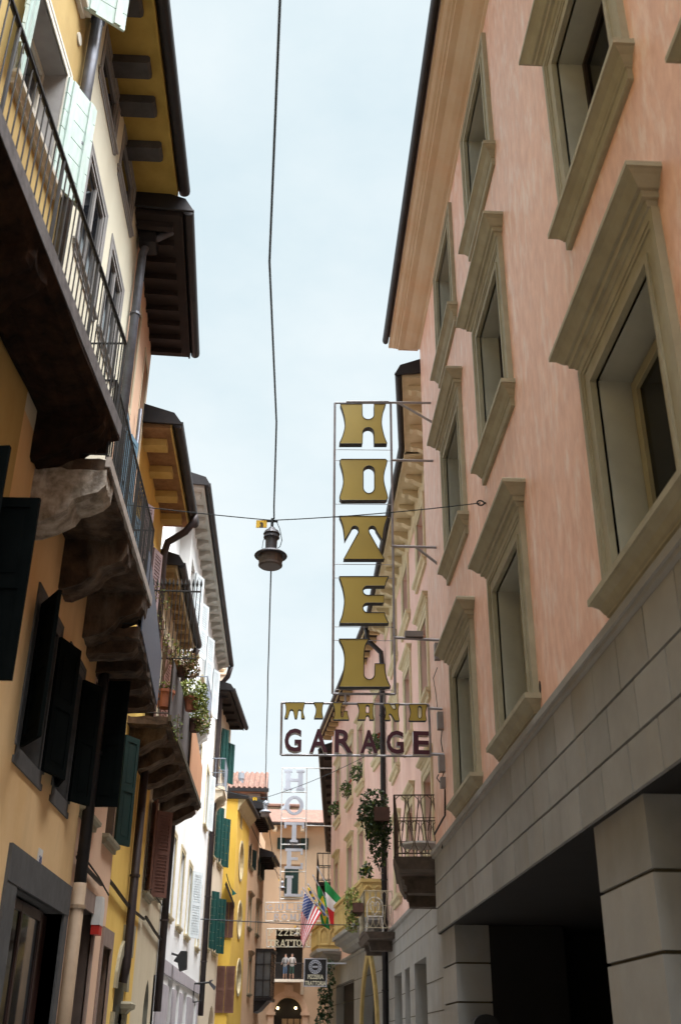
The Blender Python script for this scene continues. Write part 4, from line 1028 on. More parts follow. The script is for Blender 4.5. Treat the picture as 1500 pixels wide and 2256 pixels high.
# =================================================================== LEFT: G, ivory house with teal shutters
FGv = street_wall(-2.75, -1, 37.0, .065)
gh = thing('ivory_house', 'narrow ivory house with teal shutters under a dark eave, next to the yellow tower', 'building', (-2.75, 39, 0))
G1 = 41.6; ZG = 12.9
def col(u, w=.42): return (u-w, u+w)
gw_ = []
for u in (38.2, 40.3):
    for a, b in ((10.6, 12.2), (7.5, 9.3), (4.5, 6.4)): gw_.append((u-.42, u+.42, a, b))
gar = (fx(FGv, 461, 2220), fx(FGv, 472, 2220), 0, 2.8, 'arch'); gar2 = (fx(FGv, 482, 2220), fx(FGv, 489, 2220), 0, 2.7, 'arch')
facade(gh, FGv, 37.0, G1, 0, ZG, gw_+[gar, gar2], M['ivory'], r=.25, depth=5)
for i, w in enumerate(gw_): window(gh, FGv, *w, r=.24, sill=M['trim2'], sill_ext=.1, sill_p=.1, sill_h=.12, sh=True, sh_kind='plank', sh_ang=(168, 150), sh_mat=M['teal_sh'])
eave(gh, FGv, 36.4, 41.5, ZG, .50, M['dark_wood'], M['gutter'], 'box', 5, (.1, .1), roof=M['terracotta'], mod_mat=M['dark_wood'], gr=.09)
def chimney(parent, loc, w, h, material, cap=True):
    m = MB(); x, y, z = loc
    m.add([(x+a, y+b, z+c) for a in (-w, w) for b in (-w, w) for c in (0, h)], [(0, 1, 3, 2), (4, 6, 7, 5), (0, 4, 5, 1), (2, 3, 7, 6), (0, 2, 6, 4), (1, 5, 7, 3)])
    if cap:
        W = w*1.25; m.add([(x+a, y+b, z+c) for a in (-W, W) for b in (-W, W) for c in (h, h+.08)], [(0, 1, 3, 2), (4, 6, 7, 5), (0, 4, 5, 1), (2, 3, 7, 6), (0, 2, 6, 4), (1, 5, 7, 3)])
        W = w*1.1; m.add([(x+a, y+b, z+c) for a in (-W, W) for b in (-W, W) for c in (h+.22, h+.3)], [(0, 1, 3, 2), (4, 6, 7, 5), (0, 4, 5, 1), (2, 3, 7, 6), (0, 2, 6, 4), (1, 5, 7, 3)])
        for a in (-w, w):
            for b in (-w, w): m.tube([(x+a*.9, y+b*.9, z+h), (x+a*.9, y+b*.9, z+h+.24)], .05, 4, raw=True)
    return m.build('chimney', material, parent)
FQ = cross_wall(38.5); cu_, cz_ = FQ.px(483, 1510)
chimney(gh, (cu_, 38.5, cz_-.4), .22, .75, M['ivory'])

# =================================================================== LEFT: yellow tower with oval windows (H), apricot house (I), dark little house between
TY0, TY1 = 41.6, 45.6
FTn = cross_wall(TY0); xl = FTn.px(505, 1950)[0]; xc = FTn.px(518, 1900)[0]
FT = street_wall(xc, -1, TY0, .087)
th = thing('yellow_tower', 'bright yellow tower-like house with a column of oval windows', 'building', (xc, TY0, 0))
zT = FT.px(530, 1768)[1]
def ov(x, y, w, h):
    u, z = FT.px(x, y); return (u-w, u+w, z-h, z+h, 'oval')
tops = [ov(531, 1897, .62, .68), ov(527.5, 2026, .60, .62), ov(525.5, 2153, .62, .58)]
sq = FT.px(532, 1810); sqd = (sq[0]-.35, sq[0]+.35, sq[1]-.28, sq[1]+.28)
facade(th, FT, TY0, TY1, 0, zT, tops+[sqd, (TY0+.5, TY0+1.7, 0, 1.9)], M['bright_yellow'], r=.3, depth=4, reveal_mat=M['trim2'])
nb_ = MB(FTn); nb_.box(xl-3, xc-.004, 0, zT, -3.5, 0); nb_.build('side_wall', M['bright_yellow'], th)
for o_ in tops:
    p = MB(FT); q = arch_pts(o_[0]-.12, o_[1]+.12, o_[2]-.1, o_[3]+.1, 12, 'oval'); h_ = arch_pts(o_[0], o_[1], o_[2], o_[3], 12, 'oval')
    p.prism_d(q, -.01, .03, [h_[::-1]]); w_ = p.build('oval_window', M['trim2'], th)
    p = MB(FT); p.prism_d(h_, -.29, -.26); p.build('pane', M['glass_dim'], w_)
p = MB(FT); p.prism_u([(zT-.42, -.01), (zT-.42, .02), (zT-.39, .05), (zT-.3, .06), (zT-.16, .18), (zT-.08, .26), (zT, .28), (zT, -.01)], TY0+.003, TY1); tcn = p.build('cornice', M['trim2'], th)
p = MB(FT); p.prism_u([(zT, .42), (zT+.12, .42), (zT+.9, -3.5), (zT, -3.5)], TY0-.1, TY1+.1); p.build('roof', M['gutter'], th)
for x0, x1, y0, y1 in ((494, 513, 1988, 2066), (477, 514, 2128, 2232)):
    a, zt1_ = FTn.px(x0, y0); b, zb1_ = FTn.px(x1, y1)
    shutter(th, FTn, a, -1, zb1_, zt1_-zb1_, (b-a)/2-.01, 0, 'louver', M['brown_sh'], .02); shutter(th, FTn, b, 1, zb1_, zt1_-zb1_, (b-a)/2-.01, 0, 'louver', M['brown_sh'], .02)
a = FTn.px(497, 1952); b = FTn.px(517, 2000)
p = MB(FTn); p.prism_d([a, (b[0], b[1]), (b[0], b[1]+.12), (a[0]+.05, a[1]+.12)], .0, .45); p.build('canopy', M['dark_wood'], th)
FI0 = FT.P(TY1, 0, 0)
FI = street_wall(FI0.x, -1, TY1, .07)
ih = thing('apricot_house', 'apricot house with dark green shutters and a timber eave beyond the yellow tower', 'building', (FI0.x, TY1, 0))
I1 = 53.2; zI = FI.px(556, 1790)[1]-.1
def iw(x, y0, y1, w=.5):
    u = FI.px(x, (y0+y1)/2)[0]; return (u-w, u+w, FI.px(x, y1)[1], FI.px(x, y0)[1])
iws = [iw(553, 1865, 1912), iw(572, 1890, 1935), iw(549, 1985, 2045), iw(566, 2000, 2060), iw(580, 2010, 2068, .4), iw(549, 2115, 2190), iw(582, 1895, 1960, .35)]
iws = [w for w in iws if w[0] > TY1+.1 and w[1] < I1-.1]
# keep the voids from overlapping
ok = []
for w in sorted(iws):
    if all(w[1] < o[0]-.05 or w[0] > o[1]+.05 or w[3] < o[2]-.05 or w[2] > o[3]+.05 for o in ok): ok.append(w)
facade(ih, FI, TY1, I1, 0, zI, ok, M['apricot'], r=.25, depth=5)
for i, w in enumerate(ok):
    up_ = w[2] > 7
    window(ih, FI, *w, r=.24, sill=M['trim'], sill_p=.1, sill_h=.12, surround=None if up_ else M['trim'], lintel=None if up_ else M['brown_tan'], glass='glass_dim', sh=up_, sh_kind='louver', sh_ang=(172, 168), sh_mat=M['forest_sh'])
eave(ih, FI, TY1-.3, 50, zI, .52, M['dark_wood'], M['gutter'], 'box', 10, (.12, .14), roof=M['terracotta'], fascia=M['trim2'])
eave(ih, FI, 50.4, I1, zI-1.2, .6, M['dark_wood'], M['gutter'], 'box', 5, (.12, .14), roof=M['terracotta'], fascia=M['trim2'])
rw = MB(); X_ = FI.P(I1, 0).x
rw.add([(a, b, c) for a in (-9, -1.72) for b in (I1+.02, 77.5) for c in (0, 13.5)], [(0, 1, 3, 2), (4, 6, 7, 5), (0, 4, 5, 1), (2, 3, 7, 6), (0, 2, 6, 4), (1, 5, 7, 3)]); rw.build('unseen_light_block', M['apricot'], ih)  # unseen block added behind to keep light off the end house
# glazed bay on the apricot house
bx0, bx1 = FI.px(567, 2150, .3)[0]-.4, FI.px(585, 2150, .3)[0]
gb_ = MB(FI)
u0, u1 = I1-2.6, I1-.5
_w = FI.P(u0, 0).x; _F = cross_wall(FI.P(u0, 0).y); dd = max(.5, _F.px(597, 2150)[0]-_w); z1 = _F.px(590, 2095)[1]; z0 = _F.px(590, 2198)[1]
gb_.box(u0, u1, z0-.12, z0, 0, dd+.05); gb_.box(u0, u1, z1, z1+.1, 0, dd+.08)
for u in (u0, (u0*2+u1)/3, (u0+2*u1)/3, u1-.05): gb_.box(u, u+.05, z0, z1, dd-.05, dd)
for z in (z0+.02, z0+(z1-z0)*.36, z0+(z1-z0)*.7, z1-.06): gb_.box(u0, u1, z, z+.04, dd-.045, dd-.005); gb_.box(u0, u0+.04, z, z+.04, 0, dd)
for d in (0.02, dd*.5): gb_.box(u0, u0+.045, z0, z1, d, d+.05)
gb_.prism_u([(z0-.12, 0), (z0-.12, dd*.8), (z0-.5, dd*.3), (z0-.6, 0)], u0+.1, u1-.1)
bay = gb_.build('glazed_bay', M['gutter'], ih)
p = MB(FI); p.box(u0+.02, u0+.03, z0, z1, .01, dd-.02); p.box(u0, u1, z0, z1, dd-.03, dd-.02); p.build('pane', mat('grey_bay_glass', (.10, .11, .12), (.07, .075, .08), 2, rough=.15, spec=.7), bay)
# small tiled house roof behind the tower, with two flues
FB2 = cross_wall(52.0)
bb = thing('backland_house', 'dark little house with a tiled roof and two flues behind the yellow tower', 'building', FB2.P(-3, 0, 0))
xa, zr = FB2.px(506, 1745); xb, zr2 = FB2.px(586, 1742)
zr = (zr+zr2)/2
mm = MB(FB2); mm.box(xa-3, xb-.25, 0, zr, -6, -.4); wl = mm.build('wall', mat('mauve_grey_render', (.25, .20, .20), (.19, .15, .15), 2, rough=.9), bb)
mm = MB(FB2); a_, z_ = FB2.px(545, 1745); b_, z2_ = FB2.px(572, 1775); mm.box(a_, b_, z2_, z_, -.42, -.36); q = mm.build('dormer_window', M['frame_grey'], bb)
mm = MB(FB2); mm.box(a_+.35, a_+1.0, z2_-.35, z2_+.35, -.36, -.33); mm.build('pane', M['glass'], q)
mm = MB(FB2)
nx = int((xb-xa+3)/.24)
for i in range(nx):               # rows of barrel tiles
    x = xa-3+(xb+.1-(xa-3))*i/nx
    mm.tube([(x+.12, zr+.12, .25), (x+.12, zr+1.5, -2.6)], .085, 6)
mm.prism_u([(zr, .2), (zr+.10, .2), (zr+1.5, -2.6), (zr, -2.6)], xa-3, xb+.05)
rf_ = mm.build('roof', M['terracotta'], bb)
mm = MB(FB2); mm.box(xa-3, xb+.15, zr-.06, zr+.1, .2, .36); mm.build('gutter', M['gutter'], bb)
fx1, fz1 = FB2.px(531, 1695); fx2, fz2 = FB2.px(571, 1722)
mm = MB(); p_ = FB2.P(fx1, 0, -.8); mm.lathe((p_.x, p_.y, 0), [(.0, zr), (.12, zr), (.12, fz1-.3), (.16, fz1-.3), (.16, fz1), (.0, fz1)], 12); mm.build('flue', M['grey_zinc'], bb)
mm = MB(); p_ = FB2.P(fx2, 0, -1.2); mm.lathe((p_.x, p_.y, 0), [(.0, zr), (.10, zr), (.10, fz2-.22), (.20, fz2-.16), (.22, fz2), (.0, fz2+.05)], 12); mm.build('flue', M['gutter'], bb)
# =================================================================== END OF THE STREET: J
JY = 78.0; FJ = cross_wall(JY)
jh = thing('end_house', 'tan house closing the street with a tiled roof and a round arched doorway', 'building', (0, JY, 0))
zJ = FJ.px(640, 1822)[1]
def jw(x0, x1, y0, y1):
    a = FJ.px(x0, (y0+y1)/2)[0]; b = FJ.px(x1, (y0+y1)/2)[0]; return (a, b, FJ.px((x0+x1)/2, y1)[1], FJ.px((x0+x1)/2, y0)[1])
j1 = jw(628, 662, 1846, 1872); j2 = jw(627, 657, 1915, 1975); j3 = jw(607, 667, 2048, 2159); j4 = jw(603, 665, 2197, 2300); j4 = (j4[0], j4[1], 0, j4[3], 'arch', 1.2)
facade(jh, FJ, -14, 14, 0, zJ, [j1, j2, (j3[0], j3[1], j3[2], j3[3], 'rect', 1.2), j4], M['brown_tan'], r=.3, depth=6)
window(jh, FJ, *j1, r=.25, sh=True, sh_kind='louver', sh_ang=(172, 172), sh_mat=M['forest_sh'], glass='glass_dim')
window(jh, FJ, *j2, r=.25, frame=M['forest_sh'], glass='glass_dim', sill=M['trim'], sill_h=.2, lintel=M['brown_tan'], surround=M['brown_tan'], sw=.12, sh=True, sh_kind='louver', sh_ang=(12, 12), sh_mat=M['forest_sh'])
eave(jh, FJ, -14, 14, zJ, .8, M['brown_tan'], M['gutter'], 'round', 14, (.28, .35), roof=M['terracotta'], fascia=M['dark_wood'], mod_mat=M['white_trim'], gr=.12, rise=.42)
mm = MB(FJ); mm.box(j3[0]-.25, j3[1]+.1, j3[2]-.16, j3[2], 0, .95); mm.prism_u([(j3[2]-.16, 0), (j3[2]-.16, .7), (j3[2]-.9, .15), (j3[2]-.9, 0)], j3[1]-.1, j3[1]+.1); jb = mm.build('balcony', M['white_trim'], jh)
railing(jb, FJ, [(j3[0]-.2, 0), (j3[0]-.2, .9), (j3[1]+.05, .9), (j3[1]+.05, 0)], j3[2], 1.0, M['black_iron'], gap=.12, br=.020, rr=.03)
mm = MB(FJ); pq = arch_pts(j4[0], j4[1], 0, j4[3], 14)[2:]; po = arch_pts(j4[0]-.4, j4[1]+.4, 0, j4[3]+.4, 14)[2:]
for i in range(len(pq)-1): mm.prism_d([pq[i], pq[i+1], po[i+1], po[i]], -.02, .10)
mm.box(j4[0]-.4, j4[0], 0, pq[-1][1], -.02, .1); mm.box(j4[1], j4[1]+.4, 0, pq[0][1], -.02, .1)
for x in (j4[0]-.5, j4[1]-.1): mm.box(x, x+.6, pq[0][1]-.15, pq[0][1]+.05, -.02, .2)
mm.box((j4[0]+j4[1])/2-.3, (j4[0]+j4[1])/2+.3, j4[3]+.1, j4[3]+.75, -.02, .25)
ja = mm.build('arch_surround', mat('rosy_stone', (.50, .36, .26), (.42, .30, .21), 3, rough=.8), jh)
mm = MB(FJ); mm.box(j4[0], j4[1], 0, j4[3], -1.19, -1.17); mm.build('interior_shade_sheet', M['ink'], ja)  # black sheet paints in the shade within the arch
mm = MB(FJ); mm.box(j3[0], j3[1], j3[2], j3[3], -1.19, -1.17); mm.build('interior_shade_sheet', M['ink'], jb)  # black sheet paints in the dark room behind the balcony
mm = MB(FJ)
for k in range(4): mm.box(j4[0]+.55+k*.42, j4[0]+.9+k*.42, 0, pq[0][1]-.35, -1.12, -1.07)
mm.build('curtain', mat('beige_curtain', (.42, .33, .22), (.34, .26, .17), 4, rough=.9), ja)
# chimney slope, skylight and attic on that roof
FJb = cross_wall(JY+5)
ax, az = FJb.px(640, 1790)
mm = MB(FJb); a0, a1 = FJb.px(622, 1790)[0], FJb.px(668, 1790)[0]; zt1 = FJb.px(640, 1762)[1]; zt0 = FJb.px(640, 1805)[1]
mm.box(a0-3, a1, zJ, zt1-.6, -3, 0); at = mm.build('attic', M['ivory'], jh)
mm = MB(FJb); mm.prism_u([(zt1-.6, .5), (zt1-.45, .5), (zt1+.3, -3), (zt1-.6, -3)], a0-3.2, a0+1.6); mm.build('attic_roof', M['terracotta'], at)
fa = FJb.px(602, 1812); fb = FJb.px(636, 1775)
mm = MB(FJb); mm.tube([(fa[0], fa[1], .6), (fb[0], fb[1], .6)], .22, 10); mm.build('flue', M['grey_zinc'], jh)

# =================================================================== THE GOLD HOTEL SIGN (stands out from the pink wall, faces the camera)
YS = 16.1; FS = cross_wall(YS)
def cp(x, y): return (700+x/3.75, 860+y/3.75)          # points read off two enlarged details of the photograph
def cp6(x, y): return (580+x/3.3333, 1350+y/3.3333)
def spline(pts, n=5):
    """smooth closed outline: entries are corner points, or lists of points for a smooth run"""
    out = []
    for e in pts:
        if isinstance(e, tuple): out.append(e)
        else:
            P = [e[0]]+e+[e[-1]]
            for i in range(1, len(P)-2):
                for k in range(n):
                    t = k/n; a, b, c, d = P[i-1], P[i], P[i+1], P[i+2]
                    out.append(tuple(.5*(2*b[j]+(c[j]-a[j])*t+(2*a[j]-5*b[j]+4*c[j]-d[j])*t*t+(3*b[j]-a[j]-3*c[j]+d[j])*t**3) for j in (0, 1)))
            out.append(e[-1])
    return out
def arc(cx, cy, rx, ry, a0, a1, n=8): return [(cx+rx*cos(radians(a0+(a1-a0)*k/n)), cy+ry*sin(radians(a0+(a1-a0)*k/n))) for k in range(n+1)]
GL = {}
GL['H'] = (cp, spline([(186, 113), (367, 113), (367, 200)]+arc(416, 200, 49, 40, 180, 0)+[(465, 113), (561, 113), [(561, 113), (538, 180), (526, 270), (545, 370), (572, 440)], (466, 440), (463, 350)]+arc(416.5, 350, 46.5, 45, 0, -180)+[(368, 440), (178, 440), [(178, 440), (208, 370), (225, 290), (214, 200), (186, 113)]]), [])
GL['O'] = (cp, spline([(196, 568), (560, 568), [(572, 582), (566, 612), (546, 690), (546, 760), (572, 862), (577, 892)], (562, 908), (196, 908), [(180, 892), (186, 862), (210, 775), (208, 690), (188, 612), (181, 582)]]), [arc(422, 670, 47, 48, 180, 360)+arc(422, 803, 47, 48, 0, 180)])
GL['T'] = (cp, spline([(178, 1038), (578, 1038), [(578, 1038), (556, 1100), (541, 1170), (536, 1242)], (478, 1148)]+arc(450, 1150, 30, 30, -10, -190)[0:]+[(424, 1175), (550, 1394), (213, 1394), (338, 1170)]+arc(307, 1150, 30, 30, 10, -170)+[(222, 1242), [(222, 1242), (215, 1170), (204, 1105), (178, 1038)]]), [])
GL['E'] = (cp, spline([(176, 1537), (585, 1537), [(585, 1537), (566, 1575), (556, 1616)], (410, 1616)]+arc(410, 1654, 38, 38, -90, -270)+[(546, 1692), (544, 1756), (410, 1756)]+arc(410, 1796, 38, 40, -90, -270)+[(550, 1836), [(550, 1836), (562, 1880), (586, 1925)], (178, 1925), [(178, 1925), (205, 1850), (220, 1740), (208, 1640), (176, 1537)]]), [])
GL['L'] = (cp6, spline([(555, 192), (775, 192), [(775, 192), (748, 240), (740, 300), (738, 380), (738, 448)], *arc(778, 450, 40, 40, 180, 0), (820, 373), (890, 373), [(890, 373), (893, 430), (908, 490), (934, 545)], (556, 545), [(556, 545), (585, 450), (597, 340), (586, 260), (555, 192)]]), [])
GL['M1'] = (cp6, spline([(160, 658), (306, 658), [(306, 658), (298, 690), (292, 730), (305, 775)], (280, 775)]+arc(268, 725, 12, 15, 0, -180, 5)+[(248, 775), (232, 775)]+arc(208, 725, 14, 15, 0, -180, 5)+[(180, 775), (156, 775), [(156, 775), (166, 740), (168, 700), (160, 658)]]), [])
GL['I1'] = (cp6, spline([(370, 658), (444, 658), [(444, 658), (434, 690), (432, 735), (440, 775)], (373, 775), [(373, 775), (386, 735), (386, 695), (370, 658)]]), [])
GL['L1'] = (cp6, spline([(508, 660), (585, 660), [(585, 660), (572, 690), (570, 740), (570, 752)], *arc(579, 752, 9, 12, 180, 0, 5), (590, 722), (617, 722), [(617, 722), (620, 750), (630, 785)], (512, 785), [(512, 785), (524, 745), (522, 700), (508, 660)]]), [])
GL['A1'] = (cp6, spline([(690, 664), (812, 664), [(812, 664), (803, 700), (804, 745), (813, 785)], (780, 785)]+arc(765, 768, 13, 15, 0, -180, 5)+[(750, 785), (692, 785), [(692, 785), (702, 745), (702, 700), (690, 664)]]), [arc(765, 692, 13, 14, 180, 360, 5)+[(778, 735), (752, 735)]])
GL['N1'] = (cp6, spline([(880, 668), (926, 668), (952, 708)]+arc(966, 700, 8, 9, 150, 0, 4)+[(966, 668), (1000, 668), [(1000, 668), (990, 705), (990, 745), (1000, 792)], (966, 792), (940, 748)]+arc(930, 752, 9, 11, -30, -180, 4)+[(934, 788), (888, 788), [(888, 788), (898, 745), (896, 705), (880, 668)]]), [])
GL['O1'] = (cp6, spline([(1074, 672), (1198, 672), [(1202, 680), (1192, 715), (1190, 745), (1198, 786)], (1194, 794), (1074, 794), [(1068, 786), (1080, 745), (1079, 715), (1070, 680)]]), [arc(1148, 704, 14, 20, 180, 360, 6)+arc(1148, 755, 14, 20, 0, 180, 6)])
sg = thing('hotel_sign', 'tall gold lettered hotel sign with a maroon bottom line, framed in grey steel', 'sign', (2.3, YS, 6))
def sp(f, p): return FS.px(*f(*p))
for key in ('H', 'O', 'T', 'E', 'L', 'M1', 'I1', 'L1', 'A1', 'N1', 'O1'):
    f, out, holes = GL[key]
    big = len(key) == 1
    P = [sp(f, p) for p in out]
    Q = []
    for p in P:
        if not Q or hypot(p[0]-Q[-1][0], p[1]-Q[-1][1]) > .002: Q.append(p)
    if hypot(Q[0][0]-Q[-1][0], Q[0][1]-Q[-1][1]) < .002: Q.pop()
    H = [[sp(f, p) for p in h] for h in holes]
    m = MB(FS); m.cur = 1
    m.prism_d(Q, -.13 if big else -.08, 0, [h[::-1] for h in H], face_mat=0)
    m.tube([(p[0], p[1], .002) for p in Q], .0075 if big else .005, 4, closed=True)
    for h in H: m.tube([(p[0], p[1], .002) for p in h], .0075 if big else .005, 4, closed=True)
    m.build('letter', [M['gold'], M['letter_side']], sg)
def bar(mb, a, b, r, d0=-.06, d1=None):
    a = FS.px(*a); b = FS.px(*b); mb.tube([(a[0], a[1], d0), (b[0], b[1], d0 if d1 is None else d1)], r, 4)
fr = MB(FS)
for a, b in (((738, 884), (861, 884)), ((738, 884), (733, 1526)), ((861, 884), (871, 1527)), ((733, 1526), (871, 1527)), ((763, 881), (857, 881))): bar(fr, a, b, .021)
for y0 in (987, 1011, 1107, 1136, 1240, 1270, 1378, 1408, 1517): bar(fr, (737, y0), (866, y0+1), .006)
for a, b in (((621, 1546), (945, 1550)), ((621, 1546), (619, 1661)), ((945, 1550), (950, 1664)), ((619, 1661), (950, 1664))): bar(fr, a, b, .019)
for x in (761, 847): bar(fr, (x, 1526), (x, 1548), .02)
fr.build('frame', M['steel'], sg)
def wl(x, y):                    # a bracket's fixing on the hotel wall at the sign's own section
    return FS.px(x, y)
for a, b in (((763, 882), (950, 884)), ((877, 883), (957, 929)), ((862, 1010), (960, 1012)), ((864, 1200), (968, 1203)), ((918, 1203), (970, 1243)), ((868, 1402), (974, 1408))):
    br = MB(FS); bar(br, a, b, .026, -.06); br.build('bracket', M['steel'], sg)
for a, b in (((946, 1558), (980, 1560)), ((950, 1659), (985, 1661))):
    br = MB(FS); bar(br, a, b, .024, -.06); br.build('bracket', M['steel'], sg)
def tbox(x0, x1, y0, y1, d0=-.10, d1=.02, lean=0.0):
    a = FS.px(x0, y0); b = FS.px(x1, y1); m = MB(FS); m.prism_d([(a[0], b[1]), (b[0], b[1]), (b[0]+lean, a[1]), (a[0]+lean, a[1])], d0, d1)
    return m.build('transformer_box', mat('brown_grey_box_%d' % x0, (.17, .15, .14), (.13, .11, .10), 5, rough=.5), sg)
tbox(892, 932, 1390, 1403); tbox(957, 972, 1416, 1452); tbox(963, 977, 1568, 1606); tbox(966, 981, 1664, 1700); tbox(970, 984, 1712, 1735)
def crun(pts, r=.006, d=-.06):
    cb = MB(FS); cb.tube([(*FS.px(*p), d) for p in pts], r, 4); cb.build('conduit', M['gutter'], sg)
crun([(964, 1468), (955, 1492), (960, 1520), (964, 1555)]); crun([(974, 1608), (972, 1630), (976, 1655)], .008); crun([(980, 1640), (982, 1690), (974, 1712)], .006)
crun([(967, 1704), (963, 1712), (970, 1722)], .008); crun([(981, 1737), (981, 1795), (976, 1803), (957, 1838)], .014); crun([(988, 1826), (978, 1850), (974, 1868)], .012)
crun([(862, 1378), (873, 1384), (874, 1396), (868, 1404)], .006)
# GARAGE in maroon block capitals
gy0 = FS.px(700, 1609)[1]; gy1 = FS.px(700, 1660)[1]; gh_ = gy1-gy0
for ch, x0, x1 in zip('GARAGE', (627, 682, 737, 793, 850, 909), (664, 721, 776, 831, 888, 944)):
    a = FS.px(x0, 1635)[0]; b = FS.px(x1, 1635)[0]
    o = text_mesh('letter', ch, FS, 0, 0, 1.0, .12, 0, [M['maroon'], M['pale_side']], None, bold=.022)
    xs = [v.co.x for v in o.data.vertices]; zs_ = [v.co.z for v in o.data.vertices]; ys_ = [v.co.y for v in o.data.vertices]
    mxx, mnx, mxz, mnz = max(xs), min(xs), max(zs_), min(zs_); my = (max(ys_)+min(ys_))/2
    for v in o.data.vertices:
        v.co.x = a+(v.co.x-mnx)/(mxx-mnx)*(b-a); v.co.z = gy1+(v.co.z-mnz)/(mxz-mnz)*(gy0-gy1); v.co.y = YS-.02+(v.co.y-my)
    o.parent = sg; o.matrix_parent_inverse = Matrix.Translation(sg.location).inverted()

# =================================================================== SLAB-SERIF LETTERS (far signs)
def slab_glyph(ch):
    """strokes in a 1 x 1 cell: (x0,y0,x1,y1,width)"""
    W, w, s = .24, .13, .12
    G = {
     'H': [('v', .20, W), ('v', .80, W), ('h', .5, .2, .8, w), ('s', .20, 0), ('s', .20, 1), ('s', .80, 0), ('s', .80, 1)],
     'T': [('v', .5, W), ('h', 1-w/2, .02, .98, w), ('s', .5, 0), ('d', .03, 1), ('d', .97, 1)],
     'E': [('v', .24, W), ('h', w/2, .02, .94, w), ('h', .5, .24, .72, w), ('h', 1-w/2, .02, .94, w), ('u', .93, 0), ('d', .91, 1)],
     'L': [('v', .26, W), ('h', w/2, .02, .94, w), ('s', .26, 1), ('u', .93, 0)],
     'I': [('v', .5, W), ('s', .5, 0), ('s', .5, 1)],
     'U': [('v0', .2, W), ('v0', .8, W), ('arc', .5, .36, .30, .30, 180, 360, W*.8), ('s', .2, 1), ('s', .8, 1)],
     'O': [('arc', .5, .5, .36, .42, 0, 360, W*.8)],
     'G': [('arc', .5, .5, .36, .42, 40, 345, W*.8), ('h', .44, .55, .98, w)],
     'P': [('v', .22, W), ('arc', .48, .74, .30, .21, -90, 90, w*1.2), ('h', .95, .2, .5, w), ('h', .53, .2, .5, w), ('s', .22, 0)],
     'R': [('v', .22, W), ('arc', .48, .74, .28, .21, -90, 90, w*1.2), ('h', .95, .2, .5, w), ('h', .53, .2, .5, w), ('s', .22, 0), ('l', .5, .53, .86, 0, W*.8)],
     'A': [('l', .5, 1, .12, 0, w*1.1), ('l', .5, 1, .86, 0, W*.9), ('h', .32, .25, .75, w), ('s', .12, 0), ('s', .86, 0)],
     'M': [('v', .14, w*1.3), ('v', .86, W), ('l', .14, 1, .5, .1, W*.8), ('l', .86, 1, .5, .1, w), ('s', .14, 0), ('s', .86, 0)],
     'Z': [('h', w/2, .08, .92, w), ('h', 1-w/2, .08, .92, w), ('l', .84, .95, .16, .05, W*.8)],
     '&': [('arc', .45, .74, .2, .2, 0, 360, w), ('arc', .42, .27, .3, .25, 0, 360, w), ('l', .45, .5, .95, 0, w)],
    }
    return G[ch], w, s
def slab_letter(name, ch, F, u0, u1, z0, z1, depth, material, parent):
    G, w, s = slab_glyph(ch); mb = MB(F); k = 0
    def P(x, y): return (u0+(u1-u0)*x, z0+(z1-z0)*y)
    def poly(pts):
        nonlocal k
        k += 1; mb.prism_d([P(*p) for p in pts], -depth-.002*k, .002*k)
    for g in G:
        if g[0] == 'v': poly([(g[1]-g[2]/2, 0), (g[1]+g[2]/2, 0), (g[1]+g[2]/2, 1), (g[1]-g[2]/2, 1)])
        elif g[0] == 'v0': poly([(g[1]-g[2]/2, .34), (g[1]+g[2]/2, .34), (g[1]+g[2]/2, 1), (g[1]-g[2]/2, 1)])
        elif g[0] == 'h': poly([(g[2], g[1]-g[4]/2), (g[3], g[1]-g[4]/2), (g[3], g[1]+g[4]/2), (g[2], g[1]+g[4]/2)])
        elif g[0] == 's':
            y = 0 if g[2] == 0 else 1-w*.8; poly([(g[1]-.2, y), (g[1]+.2, y), (g[1]+.2, y+w*.8), (g[1]-.2, y+w*.8)])
        elif g[0] == 'd': poly([(g[1]-.06, .70), (g[1]+.06, .70), (g[1]+.06, 1), (g[1]-.06, 1)])
        elif g[0] == 'u': poly([(g[1]-.06, 0), (g[1]+.06, 0), (g[1]+.06, .30), (g[1]-.06, .30)])
        elif g[0] == 'l':
            x0, y0, x1, y1, q = g[1:]; poly([(x0-q/2, y0), (x0+q/2, y0), (x1+q/2, y1), (x1-q/2, y1)])
        elif g[0] == 'arc':
            cx, cy, rx, ry, a0, a1, q = g[1:]; n = 14
            o = [(cx+(rx+q/2)*cos(radians(a0+(a1-a0)*i/n)), cy+(ry+q/3)*sin(radians(a0+(a1-a0)*i/n))) for i in range(n+1)]
            i_ = [(cx+(rx-q/2)*cos(radians(a0+(a1-a0)*i/n)), cy+(ry-q/3)*sin(radians(a0+(a1-a0)*i/n))) for i in range(n+1)]
            k += 1
            for j in range(n): mb.prism_d([P(*o[j]), P(*o[j+1]), P(*i_[j+1]), P(*i_[j])], -depth-.002*k, .002*k)
    return mb.build(name, material, parent)
Y2 = 46.6; F2 = cross_wall(Y2)
s2 = thing('letter_sign', 'slim vertical hotel sign of pale grey slab serif letters in a thin white frame', 'sign', F2.P(F2.px(650, 1800)[0], 9, 0))
for ch, y0, y1, x0, x1 in (('H', 1696, 1740, 626, 671), ('O', 1752, 1796, 626, 671), ('T', 1811, 1855, 627, 669), ('E', 1869, 1914, 627, 668), ('L', 1929, 1975, 626, 669)):
    a = F2.px(x0, (y0+y1)/2); b = F2.px(x1, (y0+y1)/2); slab_letter('letter', ch, F2, a[0], b[0], F2.px(x0, y1)[1], F2.px(x0, y0)[1], .08, M['grey_letter'], s2)
fr = MB(F2)
def bar2(a, b, r=.022, d=-.05): A = F2.px(*a); B = F2.px(*b); fr.tube([(A[0], A[1], d), (B[0], B[1], d)], r, 4)
